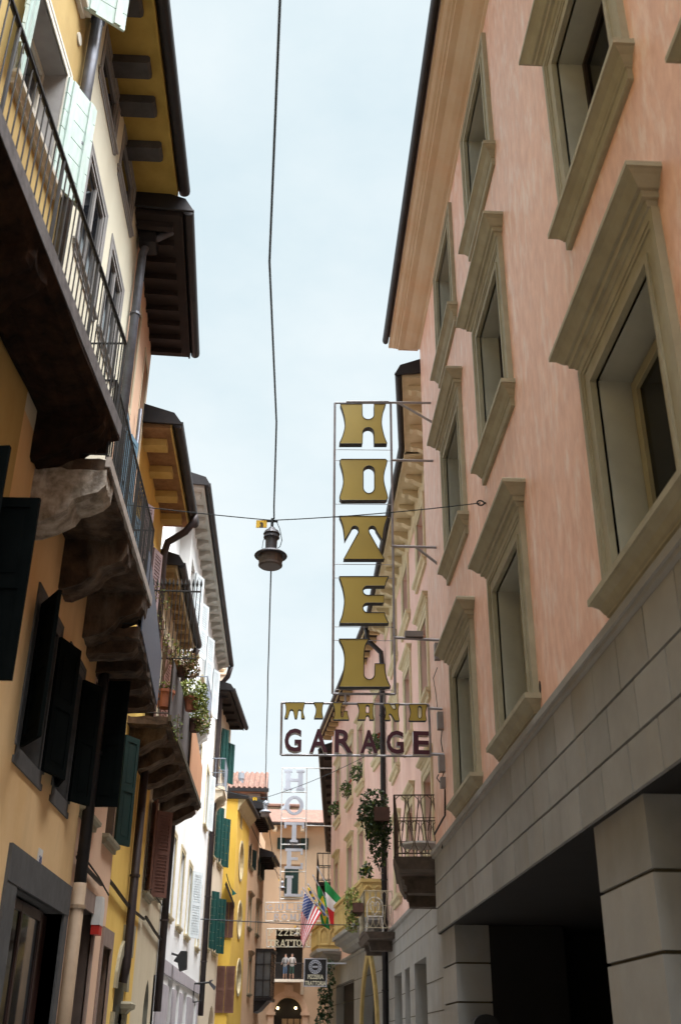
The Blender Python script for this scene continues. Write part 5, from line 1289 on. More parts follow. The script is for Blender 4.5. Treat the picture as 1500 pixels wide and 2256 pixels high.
for a, b in (((622, 1692), (617, 1984)), ((676, 1692), (673, 1984)), ((622, 1692), (676, 1692)), ((617, 1980), (673, 1980)), ((676, 1692), (737, 1692)), ((675, 1818), (737, 1820)), ((622, 1745), (676, 1745)), ((621, 1803), (675, 1803)), ((620, 1860), (675, 1860)), ((619, 1920), (674, 1920))): bar2(a, b)
fr.build('frame', M['white_metal'], s2)
s3 = thing('name_sign', 'two line name sign of grey letters in a white frame under the slim vertical sign', 'sign', F2.P(F2.px(630, 2010)[0], 6, 0))
def word(txt, xs, y0, y1, sgn, material, F, w):
    for ch, x in zip(txt, xs):
        if ch == ' ': continue
        a = F.px(x, (y0+y1)/2)[0]; b = F.px(x+w*(.55 if ch == 'I' else 1), (y0+y1)/2)[0]
        slab_letter('letter', ch, F, a, b, F.px(x, y1)[1], F.px(x, y0)[1], .05, material, sgn)
word('GIULIETTA & ', (588, 604.5, 612, 629, 645, 653.5, 669, 683, 697), 1992, 2005, s3, M['grey_letter'], F2, 13.5)
word('ROMEO', (603, 620, 639, 657, 673), 2013, 2027, s3, M['grey_letter'], F2, 13.5)
fr = MB(F2)
for a, b in (((585, 1988), (712, 1988)), ((585, 1988), (585, 2029)), ((712, 1988), (712, 2029)), ((585, 2029), (712, 2029)), ((585, 2009), (712, 2009)), ((712, 2010), (745, 2010))): bar2(a, b, .02)
fr.build('frame', M['white_metal'], s3)
s4 = thing('restaurant_sign', 'white framed two line restaurant sign of cream letters above the balcony with two people', 'sign', F2.P(F2.px(640, 2060)[0], 5, 0))
word('PIZZERIA', (591, 605, 612, 625, 638, 652, 666, 674), 2048, 2061, s4, M['white_text'], F2, 12)
word('TRATTORIA', (591, 604, 617, 629, 642, 653, 667, 680, 688), 2070, 2085, s4, M['white_text'], F2, 12)
fr = MB(F2)
for a, b in (((587, 2046), (702, 2046)), ((587, 2046), (588, 2086)), ((702, 2046), (702, 2086)), ((588, 2086), (702, 2086)), ((702, 2066), (745, 2066))): bar2(a, b, .02)
fr.build('frame', M['white_metal'], s4)
Y5 = 41.5; F5 = cross_wall(Y5)
a = F5.px(672, 2113); b = F5.px(718, 2172)
s5 = thing('hanging_board', 'black hanging sign board with a round emblem and pale capitals', 'sign', F5.P((a[0]+b[0])/2, b[1], 0))
m = MB(F5); m.box(a[0], b[0], b[1], a[1], -.08, 0); bo = m.build('board', M['board'], s5)
m = MB(F5); e = .03
for q in ((a[0]-e, b[0]+e, a[1], a[1]+e), (a[0]-e, b[0]+e, b[1]-e, b[1]), (a[0]-e, a[0], b[1], a[1]), (b[0], b[0]+e, b[1], a[1])): m.box(*q, -.09, .012)
m.box(b[0], b[0]+1.3, a[1]-.15, a[1]-.10, -.06, -.02)
m.build('frame', M['grey_letter'], s5)
c = F5.px(694.5, 2130); rr_ = F5.px(708, 2130)[0]-c[0]
m = MB(F5)
for q in (rr_, rr_*.62): m.tube([(c[0]+q*cos(k*pi/14), c[1]+q*sin(k*pi/14), .004) for k in range(28)], .012, 4, closed=True)
for k in range(16):
    t = k*2*pi/16; q = rr_*.81; m.box(c[0]+q*cos(t)-.02, c[0]+q*cos(t)+.02, c[1]+q*sin(t)-.025, c[1]+q*sin(t)+.025, 0.001, .006)
m.box(c[0]-.1, c[0]+.1, c[1]-.03, c[1]+.03, .001, .006)
m.build('emblem', M['grey_letter'], s5)
for txt, y in (('PIZZERIA', 2146), ('TRATTORIA', 2160)):
    p = F5.px(695, y); text_mesh('lettering', txt, F5, p[0], p[1], .20, .01, .008, M['white_text'], s5, bold=.006, sx=.70)

# =================================================================== STREET LAMPS ON WIRES
def lamp(P, paint, label, num, plate_dx=-.2):
    t = thing('street_lamp', label, 'street lamp', P, 'street lamps hung over the street')
    x, y, z = P
    m = MB(); m.lathe((x, y, z), [(0, -.10), (.035, -.10), (.055, -.13), (.085, -.15), (.105, -.19), (.085, -.205), (.098, -.22), (.10, -.245), (.075, -.26), (.070, -.40), (.085, -.42), (.0, -.42)], 18); m.build('cap', M[paint], t, smooth=False)
    m = MB(); m.lathe((x, y, z), [(0, -.405), (.09, -.41), (.15, -.445), (.195, -.475), (.205, -.49), (.20, -.50), (.13, -.485), (0, -.48)], 24); m.build('shade', M[paint], t, smooth=True)
    m = MB(); m.lathe((x, y, z), [(.0, -.47), (.145, -.48), (.148, -.56), (.142, -.60), (.148, -.605), (.148, -.625), (.13, -.64), (.0, -.64)], 20); m.build('lamp_drum', M['lamp_inner'], t, smooth=False)
    m = MB(); m.tube([(x, y, z-.10), (x, y, z+.03)], .018, 6, raw=True); m.tube([(x-.07, y, z-.01), (x+.07, y, z-.01)], .014, 5, raw=True)
    m.tube([(x+.05, y, z), (x+.10, y, z-.12), (x+.13, y, z-.27), (x+.11, y, z-.36), (x+.08, y, z-.38)], .005, 4, raw=True); m.tube([(x-.06, y, z-.2), (x-.10, y, z-.28), (x-.11, y, z-.38), (x-.09, y, z-.43)], .004, 4, raw=True)
    m.build('hanger', M['cable'], t)
    Fp = cross_wall(y)
    m = MB(Fp); q = plate_dx; m.prism_d([(x+q, z-.105), (x+q+.135, z-.10), (x+q+.135, z+.0), (x+q, z+.0)], -.008, .0); m.box(x+q+.06, x, z-.004, z+.004, -.01, -.002); pl = m.build('number_plate', M['plate_yellow'], t)
    text_mesh('number', num, Fp, x+q+.068, z-.022, .10, .003, .003, M['ink'], pl, bold=.004)
    for o in [t]+list(t.children_recursive):
        pass
    return t
FL1 = cross_wall(11.7)
lx, lz = FL1.px(600, 1147)
P1 = Vector((lx, 11.7, lz)); lamp(P1, 'lamp_grey', 'grey hanging street lamp with the yellow plate number 3, the nearest and largest', '3')
FL2 = cross_wall(36.0); l2 = FL2.px(586, 1757); P2 = Vector((l2[0], 36.0, l2[1])); lamp(P2, 'lamp_pale', 'hanging street lamp between the yellow tower and the slim vertical sign', '2', -.44)
FL3 = cross_wall(62.0); l3 = FL3.px(622, 1936); P3 = Vector((l3[0], 62, l3[1])); lamp(P3, 'lamp_pale', 'small far hanging lamp beside the last letter of the slim vertical sign', '1', -.2)
FL4 = cross_wall(72.0); l4 = FL4.px(655, 2040); P4 = Vector((l4[0], 72, l4[1])); lamp(P4, 'lamp_pale', 'smallest hanging lamp, just above the cream lettered restaurant sign', '4', -.2)
def cable(name, pts, r, label, cat, group=None):
    m = MB(); m.tube(pts, r, 5, raw=True); return tag(m.build(name, M['cable'], None), label, cat, group)
def sag(a, b, s, n=14): return [(a[0]+(b[0]-a[0])*k/n, a[1]+(b[1]-a[1])*k/n, a[2]+(b[2]-a[2])*k/n-s*4*(k/n)*(1-k/n)) for k in range(n+1)]
def wob(pts, amt, seed=1):
    rnd = random.Random(seed); return [(p[0]+rnd.uniform(-amt, amt), p[1], p[2]+rnd.uniform(-amt, amt)) for p in pts]
up = FL1.px(604, 1147)
q0 = cross_wall(4.6).px(617, 0)
cable('supply_cable', wob([(q0[0]+.02, -6, q0[1]+.5), (q0[0]+.012, 0, q0[1]+.22), (q0[0], 4.6, q0[1]), (q0[0]-.09, 7, q0[1]-.18), (lx+.06, 9.6, lz+.14), (lx+.02, 11.4, lz+.04), (lx+.02, 11.7, lz+.03)], .003), .010, 'black twisted cable running overhead along the street to the lamp numbered 3', 'cable')
cable('supply_cable', wob(sag((lx, 11.7, lz-.02), (P2.x, P2.y, P2.z), .9, 18), .004), .010, 'black cable sagging from the lamp numbered 3 down the street to the next lamp', 'cable')
cable('supply_cable', sag(tuple(P2), tuple(P3), .9, 14), .012, 'thin dark cable linking the second lamp with the small far lamp', 'cable')
hk = FH.px(1070, 1108)
a2 = FB.px(240, 1107, .35)
wa = FL1.px(240, 1107)
cable('span_wire', sag((wa[0]-.4, 11.7, FL1.px(240, 1107)[1]+.05), (lx, 11.7, lz+.005), .02, 8)+sag((lx, 11.7, lz+.005), (2.33, 11.7, hk[1]), .03, 8), .007, 'taut wire across the street that carries the lamp numbered 3', 'wire')
h = MB(); h.tube([(2.33+.045*cos(k*pi/6), 11.7, hk[1]+.035*sin(k*pi/6)) for k in range(12)], .011, 5, raw=True, closed=True); h.tube([(2.37, 11.7, hk[1]), (2.45, 11.7, hk[1])], .013, 5, raw=True)
tag(h.build('wall_hook', M['black_iron'], None), 'iron eye hook in the pink wall at the end of the lamp wire', 'hook')
cable('span_wire', sag((-2.6, 36, P2.z+.35), tuple(P2), .1, 8)+sag(tuple(P2), (2.72, 36, P2.z+1.55), .1, 8), .010, 'thin wire across the street that carries the second lamp', 'wire')
cable('span_wire', sag((FT.P(43, 0).x, 43, 10.2), tuple(P3), .3, 8), .014, 'thin wire from the yellow tower to the small far lamp', 'wire')
ra = FF.px(428, 2024, .1); Fw = cross_wall(ra[0])
cable('span_wire', [(-2.7, ra[0], ra[1]), (-1.9, ra[0]+.1, ra[1]-.02), (.6, ra[0]+1, FF.px(428, 2024, .1)[1]-.02), (2.9, ra[0]+1.6, ra[1]+.05)], .015, 'dark steel tie wire across the street from the white house', 'wire')

# =================================================================== FACADE CABLES, SMALL SIGNS AND FITTINGS ON THE LEFT
def wire_on(F, pts, r, d, label, name='facade_cable', material='cable'):
    m = MB(F); m.tube([(*F.px(*p, d), d) for p in pts], r, 5); return tag(m.build(name, M[material], None), label, 'cable')
wire_on(FC2, [(172, 1888), (190, 1912), (224, 1948)], .03, .06, 'thick dark cable clipped to the peach wall beside the buff pipe', material='gutter')
wire_on(FC2, [(172, 1878), (195, 1900), (218, 1932), (240, 1972)], .012, .05, 'thin loose wire above the thick cable on the peach wall')
wire_on(FD, [(222, 1915), (250, 1950), (285, 1998), (318, 2025)], .03, .06, 'dark conduit along the yellow wall past the stone arch', material='gutter')
wire_on(FE, [(322, 2020), (340, 2050), (362, 2080)], .03, .06, 'dark conduit along the buff wall over the pointed arch', material='gutter')
wire_on(FE, [(322, 1935), (340, 1970), (362, 2000)], .015, .05, 'thin sagging wire high on the buff wall')
m = MB(FB); u, z = FB.px(86, 1895); m.box(u-.09, u+.09, z-.11, z+.11, .002, .015)
np_ = tag(m.build('house_number', M['white_metal'], None), 'small white enamel house number plate above the stone shop lintel', 'number plate')
text_mesh('number', '30', FB, u, z+.055, .13, .003, .017, mat('blue_enamel', (.05, .08, .25), rough=.4), np_, bold=.003, sx=1)
t = thing('alarm_box', 'grey alarm box with a red base on the peach wall by the second doorway', 'alarm', FC2.P(*FC2.px(222, 2020, .1), .05))
u, z = FC2.px(222, 2022, .1)
m = MB(FC2); m.prism_d([(u-.13, z-.10), (u+.13, z-.10), (u+.15, z+.12), (u+.05, z+.26), (u-.13, z+.26)], .0, .12); m.build('housing', M['white_metal'], t)
m = MB(FC2); m.box(u-.12, u+.12, z-.22, z-.102, .005, .115); m.build('siren_base', M['red'], t)
t = thing('wall_lamp', 'black box lantern on a short arm standing out from the white house', 'lamp', FF.P(*FF.px(385, 2100, .3), .0))
F30 = cross_wall(27.5); a = F30.px(384, 2118); b = F30.px(400, 2096); c = F30.px(413, 2117); e = F30.px(396, 2140); w0 = F30.px(381, 2112)
m = MB(F30); m.prism_d([a, (a[0]+.1, a[1]-.03), e, (c[0], e[1]+.05), (c[0]-.02, b[1]), b], -.16, .16); m.build('lantern', M['ink'], t)
m = MB(F30); m.tube([(-2.76, w0[1]+.12, 0), (a[0]+.12, a[1]+.12, 0)], .025, 6); m.build('arm', M['black_iron'], t)
t = thing('bracket_lamp', 'flat grey street light on a bracket at the far end of the white house', 'lamp', (-2.7, 35, 3))
F35 = cross_wall(34.5); a = F35.px(443, 2168); b = F35.px(476, 2172); c = F35.px(443, 2185)
m = MB(F35); m.prism_d([(a[0]+.25, a[1]), (b[0]-.05, b[1]-.12), (b[0], b[1]-.02), (b[0]-.2, b[1]+.14), (a[0]+.35, a[1]+.12)], -.14, .14); m.build('lamp_head', M['lamp_grey'], t)
m = MB(F35); m.tube([(-2.76, a[1], 0), (a[0]+.3, a[1]+.05, 0)], .03, 5); m.tube([(-2.7, a[1]-.5, 0), (-2.7, a[1], 0), (-2.45, a[1]-.02, 0), (-2.45, a[1]-.45, 0), (-2.7, a[1]-.5, 0)], .02, 4); m.build('bracket', M['black_iron'], t)
# teal pennant on a bent pole by the tower
t = thing('pennant', 'little teal pennant on a curved pole in front of the yellow tower', 'flag', (-2.2, 40.5, 6.5))
F40 = cross_wall(40.5)
m = MB(F40); m.tube([(*F40.px(*p), 0) for p in ((499, 1925), (503, 1940), (508, 1955), (513, 1965))], .02, 5); m.build('pole', M['black_iron'], t)
m = MB(F40); a, b, c, d = [F40.px(*p) for p in ((511, 1958), (521, 1969), (515, 1972), (511, 1973))]; m.add([(a[0], a[1], 0), (b[0], b[1], .05), (c[0], c[1], .02), (d[0], d[1], -.03), (a[0], a[1], -.02), (b[0], b[1], .03), (c[0], c[1], 0), (d[0], d[1], -.05)], [(0, 1, 2, 3), (4, 5, 6, 7), (0, 1, 5, 4), (1, 2, 6, 5), (2, 3, 7, 6), (3, 0, 4, 7)]); m.build('cloth', M['teal_cloth'], t)
# =================================================================== PLANTS
def pot_plant(P, r, h, plant_r, label, pot_mat, leaf, n=150, size=.07, seed=1, group='pots hung on the balcony rail', up=.5, trail=(.1, 0, 0)):
    t = thing('potted_plant', label, 'potted plant', P, group); x, y, z = P
    m = MB(); m.lathe((x, y, z), [(0, 0), (r*.72, 0), (r*.95, h*.84), (r*1.06, h*.84), (r*1.08, h), (r*.9, h), (r*.88, h*.9), (0, h*.88)], 14); m.build('pot', M[pot_mat], t)
    R = plant_r
    leaves('foliage', t, [(x, y, z+h+R*up, R*1.1, R*1.1, R*.8), (x+trail[0]*1.2, y, z+h*.8, R*.8, R*.8, R*.75), (x+trail[0]*1.6, y-.05, z+h*.3, R*.6, R*.6, R*.6)], n*2, size*1.15, [M[k] for k in leaf], seed)
    m = MB(); rnd = random.Random(seed)
    for k in range(9): m.tube([(x, y, z+h*.9), (x+rnd.uniform(-R, R)*.7, y+rnd.uniform(-R, R)*.7, z+h+R*rnd.uniform(.3, .9))], .006, 4, raw=True)
    m.build('stems', M['stem'], t); return t
for (px_, py_, Yp, r, h, R, lab, pm, lf, n, sd) in (
    (402, 1490, 17.9, .13, .17, .24, 'dark pot of dry reddish trailing plants, topmost of the pots hung on the balcony rail', 'dark_pot', ('leaf_dry', 'leaf_pale', 'leaf_dark'), 420, 2),
    (421, 1566, 19.3, .15, .26, .27, 'terracotta pot with the fullest bright green plant on the balcony rail', 'pot', ('leaf_pale', 'leaf', 'leaf_pale'), 520, 3),
    (429, 1612, 20.8, .15, .24, .25, 'lowest dark brown pot on the balcony rail with sparse yellow green leaves', 'dark_pot', ('leaf_pale', 'leaf_dry', 'leaf'), 360, 4)):
    Fp = cross_wall(Yp); x, z = Fp.px(px_, py_); pot_plant((x, Yp, z), r, h, R, lab, pm, lf, n, .06, sd)
Fp = cross_wall(17.5); x, z = Fp.px(362, 1560); pot_plant((x, 17.5, z), .16, .30, .13, 'terracotta pot with a few green sprigs standing on the balcony floor behind the dark screen', 'pot', ('leaf', 'leaf_pale'), 60, .05, 5, 'pots on the balcony floor', .5, (0, 0, 0))
def sprays(name, label, cat, blobs, n, size, mats, stems, seed):
    t = thing(name, label, cat, stems[0][0]); leaves('foliage', t, blobs, n, size, [M[k] for k in mats], seed)
    m = MB()
    for s in stems: m.tube(s, .007, 4, raw=True)
    m.build('stems', M['stem'], t); return t
FGs = cross_wall(16.85)
bl_ = []; st_ = []
for px_, py_, r in ((350, 1300, .12), (362, 1315, .10), (370, 1330, .10), (366, 1400, .12), (378, 1425, .14), (356, 1370, .08), (345, 1350, .10), (392, 1420, .08), (352, 1420, .06)):
    x, z = FGs.px(px_, py_); bl_.append((x, 16.9, z, r, .12, r*1.3))
x0, z0 = FGs.px(362, 1450)
for b in bl_: st_.append([(x0, 16.95, z0-.3), ((x0+b[0])/2+.03, 16.95, (z0+b[2])/2), (b[0], 16.93, b[2])])
sprays('climbing_plant', 'thin climbing plant with sparse yellow green leaves twining through the spiked grille', 'climber', bl_, 150, .05, ('leaf_pale', 'leaf_dry', 'leaf'), st_, 11)
Fz = cross_wall(17.4); x, z = Fz.px(392, 1598)
sprays('climbing_plant', 'loose green sprig hanging outside the dark balcony screen', 'climber', [(x, 17.35, z, .10, .10, .16), (x+.03, 17.3, z-.2, .08, .08, .12)], 70, .05, ('leaf', 'leaf_pale'), [[(x, 17.4, z+.2), (x, 17.35, z)], [(x, 17.35, z), (x+.03, 17.3, z-.25)]], 12)
# big trailing plant on the iron corner balcony
Fh = cross_wall(19.4)
def fb(F, lst, ry): return [(F.px(a, b)[0], -F.O[1]*-1 if False else F.O[1], F.px(a, b)[1], r, ry, r2) for a, b, r, r2 in lst]
t = thing('trailing_plant', 'large dark green plant spilling over the corner of the near iron balcony', 'plant', (1.6, 19.4, 5))
leaves('foliage', t, fb(Fh, [(824, 1762, .26, .20), (822, 1792, .30, .24), (836, 1822, .26, .30), (812, 1800, .20, .24), (836, 1858, .20, .26), (838, 1890, .12, .20), (828, 1838, .2, .2)], .30), 1500, .085, [M['leaf_dark'], M['leaf'], M['leaf_deep']], 21)
leaves('flowers', t, fb(Fh, [(796, 1800, .08, .2), (804, 1770, .08, .12), (840, 1915, .07, .10), (818, 1885, .09, .10)], .2), 90, .05, [M['leaf_dry'], M['leaf_dark']], 22)
x, z = Fh.px(838, 1790)
m = MB(); m.box  # planter trough
m.add([(x-.14+a, 19.1+b, z-.2+c) for a in (0, .28) for b in (0, 1.0) for c in (0, .24)], [(0, 1, 3, 2), (4, 6, 7, 5), (0, 4, 5, 1), (2, 3, 7, 6), (0, 2, 6, 4), (1, 5, 7, 3)]); m.build('trough', M['dark_pot'], t)
Fk = cross_wall(31.3)
t = thing('trailing_plant', 'yellow green plant in a trough on the corner of the farther iron balcony', 'plant', (2.1, 31.3, 4.9))
leaves('foliage', t, fb(Fk, [(776, 1968, .22, .16), (782, 1990, .2, .14), (772, 2010, .18, .3), (776, 2035, .2, .26), (768, 1985, .14, .2)], .35), 800, .085, [M['leaf_pale'], M['leaf'], M['leaf_dry']], 31)
x, z = Fk.px(788, 2000); m = MB(); m.add([(x-.16+a, 31.0+b, z-.14+c) for a in (0, .3) for b in (0, 1.2) for c in (0, .24)], [(0, 1, 3, 2), (4, 6, 7, 5), (0, 4, 5, 1), (2, 3, 7, 6), (0, 2, 6, 4), (1, 5, 7, 3)]); m.build('trough', M['dark_pot'], t)
LB = ['window box with a red bloom on the planted sill nearest the drainpipe', 'window box of dark spiky leaves on the second planted sill from the drainpipe', 'window box of green leaves with one red flower, third planted sill from the drainpipe', 'smallest window box of pale pink and green leaves on the farthest planted sill']
for k, (a, b, z_) in enumerate(sw3):
    c = (a+b)/2; P = F3.P(c, zs3+.02, .05)
    t = thing('window_box', LB[k], 'window box', P, 'planted boxes on the gothic house sills')
    m = MB(F3); m.box(c-.5, c+.5, zs3+.006, zs3+.17, -.10, .08); m.build('box', M['dark_pot'], t)
    leaves('foliage', t, [tuple(F3.P(c+q, zs3+.42, .12))+(.28, .34, .30) for q in (-.3, .25)], 260, .12, [M['leaf'], M['leaf_deep'], M['leaf_dark']], 40+k)
    if k in (0, 2, 3): leaves('flowers', t, [tuple(F3.P(c-.35, zs3+.62, .0))+(.12, .14, .1)], 26, .09, [M['flag_red'], M['leaf_dry']], 60+k)
Fq = cross_wall(33.4); q1 = Fq.px(806, 1926); q2 = Fq.px(800, 1890)
sprays('potted_shrub', 'thin leafy shrub rising above the near gothic stone parapet', 'shrub', [(Fq.px(a, b)[0], 33.4, Fq.px(a, b)[1], r, .15, r) for a, b, r in ((806, 1908, .16), (800, 1918, .14), (813, 1922, .18), (806, 1925, .2))], 90, .16, ('leaf_deep', 'leaf_pale'), [[(q1[0], 33.4, q1[1]-.9), (q1[0], 33.4, q1[1]), (q2[0]+.1, 33.4, q2[1]-.2)], [(q1[0], 33.4, q1[1]-.2), (q1[0]+.2, 33.4, q1[1]+.1)]], 51)
Fv = cross_wall(43.0)
sprays('climbing_plant', 'tall dark creeper climbing beside the black hanging board', 'climber', [(Fv.px(a, b)[0], 43.0, Fv.px(a, b)[1], r, .3, r2) for a, b, r, r2 in ((722, 2160, .3, .3), (716, 2190, .28, .4), (718, 2220, .3, .5), (712, 2250, .3, .4), (726, 2130, .2, .3))], 700, .14, ('leaf_deep', 'leaf_dark'), [[(Fv.px(722, 2256)[0], 43, 0), (Fv.px(722, 2200)[0], 43, 3), (Fv.px(722, 2130)[0], 43, 4.6)]], 52)
# =================================================================== BALCONY FURNITURE
Fc = cross_wall(31.7)
t = thing('garden_chair', 'white wrought iron garden chair with a heart shaped back on the farther iron balcony', 'chair', (2.6, 31.7, zk2))
cx_, cz_ = Fc.px(826, 2050); zf = zk2+.005; hx = (Fc.px(843, 2000)[0]-Fc.px(809, 2000)[0])/2
def ring(mb, pts, r=.013): mb.tube(pts, r, 5)
m = MB(Fc); zs_ = zf+.45
m.prism_d([(cx_-hx, zs_), (cx_+hx, zs_), (cx_+hx, zs_+.035), (cx_-hx, zs_+.035)], -.42, 0); m.build('seat', M['white_metal'], t)
for a, b, d in ((-1, -1.12, 0), (1, 1.12, 0), (-1, -1.12, -.4), (1, 1.12, -.4)):
    m = MB(Fc); m.tube([(cx_+a*hx*.9, zs_, d), (cx_+b*hx*.98, zf, d)], .014, 6); m.build('leg', M['white_metal'], t)
m = MB(Fc)
ring(m, [(cx_-hx*cos(k*pi/14)*1.02, zs_+.30+.24*sin(k*pi/14), -.02) for k in range(15)]); ring(m, [(cx_-hx, zs_, -.02), (cx_-hx*1.02, zs_+.3, -.02)]); ring(m, [(cx_+hx, zs_, -.02), (cx_+hx*1.02, zs_+.3, -.02)])
for s in (-1, 1):
    ring(m, [(cx_, zs_+.05, -.02), (cx_+s*hx*.55, zs_+.22, -.02), (cx_+s*hx*.62, zs_+.36, -.02), (cx_+s*hx*.35, zs_+.43, -.02), (cx_+s*hx*.08, zs_+.36, -.02), (cx_, zs_+.28, -.02)], .010)
    ring(m, [(cx_+s*hx*.3+.05*cos(k*pi/5)*s, zs_+.36+.05*sin(k*pi/5), -.02) for k in range(9)], .008)
m.build('backrest', M['white_metal'], t)
Ft = cross_wall(19.2); tx, tz = Ft.px(928, 1862)
t = thing('garden_table', 'pale round metal table behind the looped railing of the near iron balcony', 'table', (tx, 19.2, 4.45))
m = MB(); m.lathe((tx, 19.2, tz), [(0, -.03), (.33, -.03), (.36, -.015), (.36, .02), (0, .02)], 24); m.build('table_top', M['white_metal'], t)
m = MB(); m.tube([(tx, 19.2, tz-.03), (tx, 19.2, 4.5)], .03, 8, raw=True); m.lathe((tx, 19.2, 4.43), [(0, .0), (.2, .0), (.05, .08), (0, .08)], 12); m.build('pedestal', M['white_metal'], t)
# =================================================================== FLAGS
def flag(label, tip, base_pt, Yb, quad, classify, nu, nv, mats, wave=.06):
    """pole from the wall to its tip; cloth quad = hoist top, hoist bottom, fly bottom, fly top (photo points at the flag's section)"""
    F = cross_wall(Yb)
    T = F.px(*tip); B = F.px(*base_pt)
    t = thing('flag', label, 'flag', F.P(B[0], B[1], 0), 'flags on the gothic balcony')
    m = MB(F); m.tube([(B[0], B[1], -.3), (T[0], T[1], .25)], .022, 6); m.tube([(T[0], T[1], .25), (T[0]-.03, T[1]+.06, .27)], [.035, .01], 6); m.build('pole', M['grey_letter'], t)
    A, Bq, C, D = [F.px(*p) for p in quad]
    m = MB(F); pts = []
    for i in range(nu+1):
        s = i/nu
        for j in range(nv+1):
            v = j/nv; sag_ = .10*sin(pi*s)*(1 if wave > 0 else 0)
            x = (A[0]*(1-v)+Bq[0]*v)*(1-s)+(D[0]*(1-v)+C[0]*v)*s; z = (A[1]*(1-v)+Bq[1]*v)*(1-s)+(D[1]*(1-v)+C[1]*v)*s
            pts.append((x-sag_*.5, z, .12+abs(wave)*sin(v*7+s*2.5)+.04*sin(s*5)))
    b = len(m.v); m.add(pts, [])
    for i in range(nu):
        for j in range(nv):
            m.f.append([b+i*(nv+1)+j, b+(i+1)*(nv+1)+j, b+(i+1)*(nv+1)+j+1, b+i*(nv+1)+j+1]); m.m.append(classify((i+.5)/nu, (j+.5)/nv))
    o = m.build('cloth', [M[k] for k in mats], t, smooth=True, recalc=False)
    sm = o.modifiers.new('thickness', 'SOLIDIFY'); sm.thickness = .006
    return t
def usa(s, v):                 # s 0 hoist .. 1 fly ; v 0 top .. 1 bottom
    if s < .42 and v < 7/13:
        i, j = int(s/.42*22), int(v/(7/13)*18)
        return 1 if (i % 2 == 0 and j % 2 == 0 and (i//2+j//2) % 2 == 0) else 2
    return 0 if int(v*13) % 2 == 0 else 1
flag('american flag of red and white stripes hanging from the lowest pole', (668, 1960), (772, 2073), 40.5, [(671, 1967), (708, 2012), (668, 2092), (663, 2068)], usa, 52, 52, ('flag_red', 'flag_white', 'flag_blue'))
flag('furled blue and yellow flag wrapped close to its pole between the american and brazilian flags', (679, 1952), (765, 2062), 40.8, [(681, 1956), (705, 2002), (703, 2010), (680, 1962)], lambda s, v: 0 if int(v*7) % 2 else 1, 8, 28, ('flag_blue', 'flag_yellow'), .02)
def bra(s, v):
    x, y = s-.5, v-.5
    if x*x*2.0+y*y < .05: return 2
    if abs(x)/.43+abs(y)/.42 < 1: return 1
    return 0
flag('brazilian flag, green with a yellow diamond, hanging between the other flags', (690, 1932), (764, 2060), 41.0, [(699, 1946), (724, 1990), (727, 2050), (709, 2038)], bra, 48, 48, ('flag_green', 'flag_yellow', 'flag_brazil_blue'))
flag('italian flag of green, white and red, nearest the stone parapet', (700, 1914), (778, 2062), 40.2, [(714, 1938), (757, 1986), (752, 2042), (728, 2036)], lambda s, v: 0 if s < .30 else (1 if s < .63 else 2), 45, 20, ('flag_green', 'flag_white', 'flag_red'))
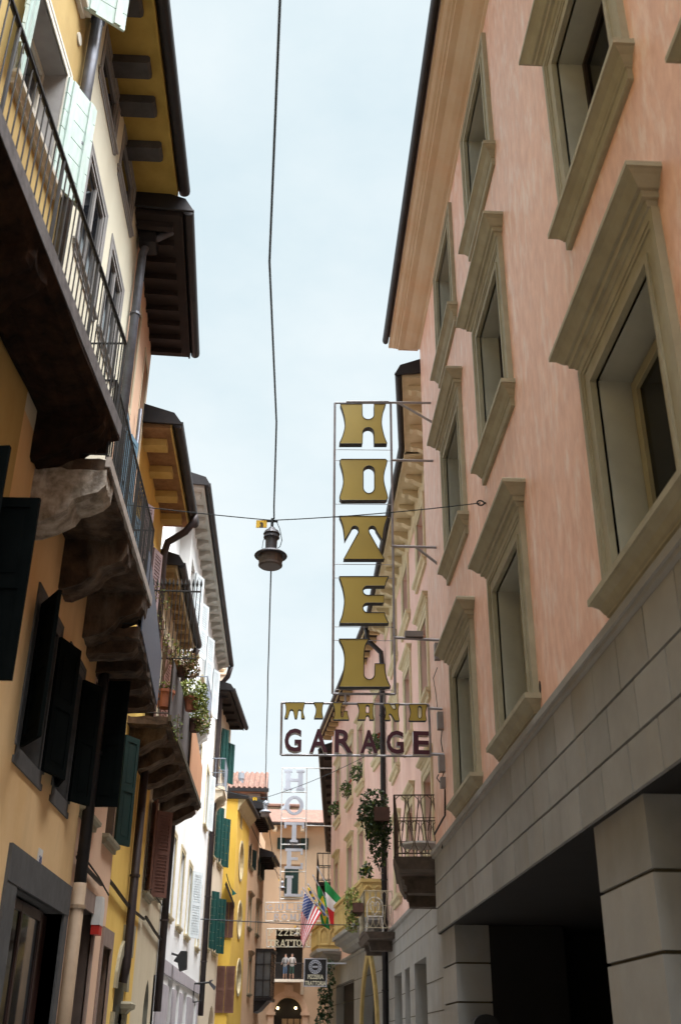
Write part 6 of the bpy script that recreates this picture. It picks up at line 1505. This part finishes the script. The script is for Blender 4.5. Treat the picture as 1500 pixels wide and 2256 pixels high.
# =================================================================== PEOPLE on the far balcony
def person(x, y, z, h, label, shirt, legs, lean=0.0, turn=0.0, arms='rail'):
    t = thing('person', label, 'person', (x, y, z), 'people on the far balcony')
    k = h/1.72
    V = [(0, 0, .92), (0, 0, 1.12), (0, 0, 1.30), (0, 0, 1.43), (0, -.01, 1.50), (0, -.015, 1.60), (0, -.01, 1.70),
         (.18, 0, 1.40), (.25, -.02, 1.13), (.22, -.24, 1.02), (.20, -.33, 1.00), (-.18, 0, 1.40), (-.25, -.02, 1.13), (-.22, -.24, 1.02), (-.20, -.33, 1.00),
         (.09, 0, .88), (.10, -.02, .48), (.10, .02, .08), (.10, -.12, .03), (-.09, 0, .88), (-.10, -.01, .48), (-.11, .03, .08), (-.11, -.11, .03)]
    Rd = [.145, .13, .15, .075, .052, .088, .07, .062, .046, .036, .03, .062, .046, .036, .03, .085, .062, .042, .032, .085, .062, .042, .032]
    E_ = [(0, 1), (1, 2), (2, 3), (3, 4), (4, 5), (5, 6), (3, 7), (7, 8), (8, 9), (9, 10), (3, 11), (11, 12), (12, 13), (13, 14), (0, 15), (15, 16), (16, 17), (17, 18), (0, 19), (19, 20), (20, 21), (21, 22)]
    def place(p): 
        a, b, c = p[0]*k, p[1]*k, p[2]*k
        a, b = a*cos(turn)-b*sin(turn), a*sin(turn)+b*cos(turn)
        return (x+a+lean*c*.05, y+b, z+c)
    me = bpy.data.meshes.new('body'); me.from_pydata([place(p) for p in V], E_, [])
    o = bpy.data.objects.new('body', me); COL.objects.link(o)
    for m_ in (M['skin'], shirt, legs): me.materials.append(m_)
    sk = o.modifiers.new('skin', 'SKIN'); sb_ = o.modifiers.new('subdivision', 'SUBSURF'); sb_.levels = 1; sb_.render_levels = 1
    for i, r in enumerate(Rd):
        me.skin_vertices[0].data[i].radius = (r*k, r*k); me.skin_vertices[0].data[i].use_root = (i == 0)
    dg = bpy.context.evaluated_depsgraph_get(); dg.update()
    nm = bpy.data.meshes.new_from_object(o.evaluated_get(dg)); o.modifiers.clear(); o.data = nm
    for m_ in (M['skin'], shirt, legs):
        if m_.name not in [q.name for q in nm.materials if q]: nm.materials.append(m_)
    idx = {q.name: i for i, q in enumerate(nm.materials) if q}
    for p in nm.polygons:
        c = p.center; hz = (c.z-z)/k; lx_ = hypot(c.x-x, c.y-y)/k
        p.material_index = idx[shirt.name] if (.9 < hz < 1.47 and not (lx_ > .24 and hz < 1.2)) else (idx[legs.name] if .42 < hz <= .9 else idx[M['skin'].name])
        p.use_smooth = True
    attach(o, t)
    hm = MB(); hm.lathe((x+lean*1.62*k*.05, y+.012, z+1.60*k), [(.0, .135*k), (.055*k, .125*k), (.092*k, .08*k), (.10*k, .02*k), (.092*k, -.03*k), (.07*k, -.06*k)], 12)
    hm.v = [v if not (v.y < y-.055*k and v.z < z+1.66*k) else Vector((v.x, y-.05*k, v.z)) for v in hm.v]
    hm.build('hair', M['hair'], t, smooth=True)
    fm_ = MB(); hx_ = x+lean*1.62*k*.05
    fm_.tube([(hx_, y-.095*k, z+1.60*k), (hx_, y-.122*k, z+1.565*k)], [.010*k, .018*k], 5, raw=True); nosed = fm_.build('nose', M['skin'], t)
    return t
zb_ = j3[2]
xp1 = FJ.px(643, 2140)[0]; xp2 = FJ.px(628, 2140)[0]
person(xp1, JY+.30, zb_, 1.70, 'person in a white top and dark green shorts behind the far balcony rail', M['cloth_white'], M['cloth_green'], 0, .1)
person(xp2, JY+.35, zb_, 1.68, 'person in a grey shirt and blue shorts at the left of the far balcony', M['cloth_grey'], M['cloth_blue'], .3, -.35)
# lit bulbs in the arch and in the garage
for k, (px_, py_) in enumerate(((612, 2221), (651.5, 2221))):
    Fa = cross_wall(JY+.6); x, z = Fa.px(px_, py_); m = MB(); m.lathe((x, JY+.6, z), [(0, -.08), (.06, -.06), (.085, 0), (.06, .06), (0, .08)], 10)
    tag(m.build('lit_globe', M['bulb'], None), ('warm lit globe at the left inside the far arched doorway', 'warm lit globe at the right inside the far arched doorway')[k], 'lamp', 'lit globes in the arched doorway')
Fg = cross_wall(17.0)
for k, px_ in enumerate((1304, 1309, 1314)):
    q = FH.px(px_, 2015, -3.5); P = FH.P(q[0], q[1], -3.5); m = MB(); m.lathe(P, [(0, -.02), (.022, 0), (0, .02)], 8)
    tag(m.build('garage_light', M['bulb'], None), 'one of three tiny warm lights in a row deep inside the dark garage', 'light', 'tiny lights in the garage')
Fi = cross_wall(15.2); x, z = Fi.px(1072, 2234); x2 = Fi.px(1100, 2234)[0]; r_ = x2-x
m = MB(Fi); m.prism_d([(x-r_, 0), (x+r_, 0)]+[(x+r_*cos(k*pi/10), z-r_*.75+r_*.75*sin(k*pi/10)) for k in range(11)], -.3, -.05)
tag(m.build('entry_post', M['ink'], None), 'black round topped post just inside the garage entrance', 'post')
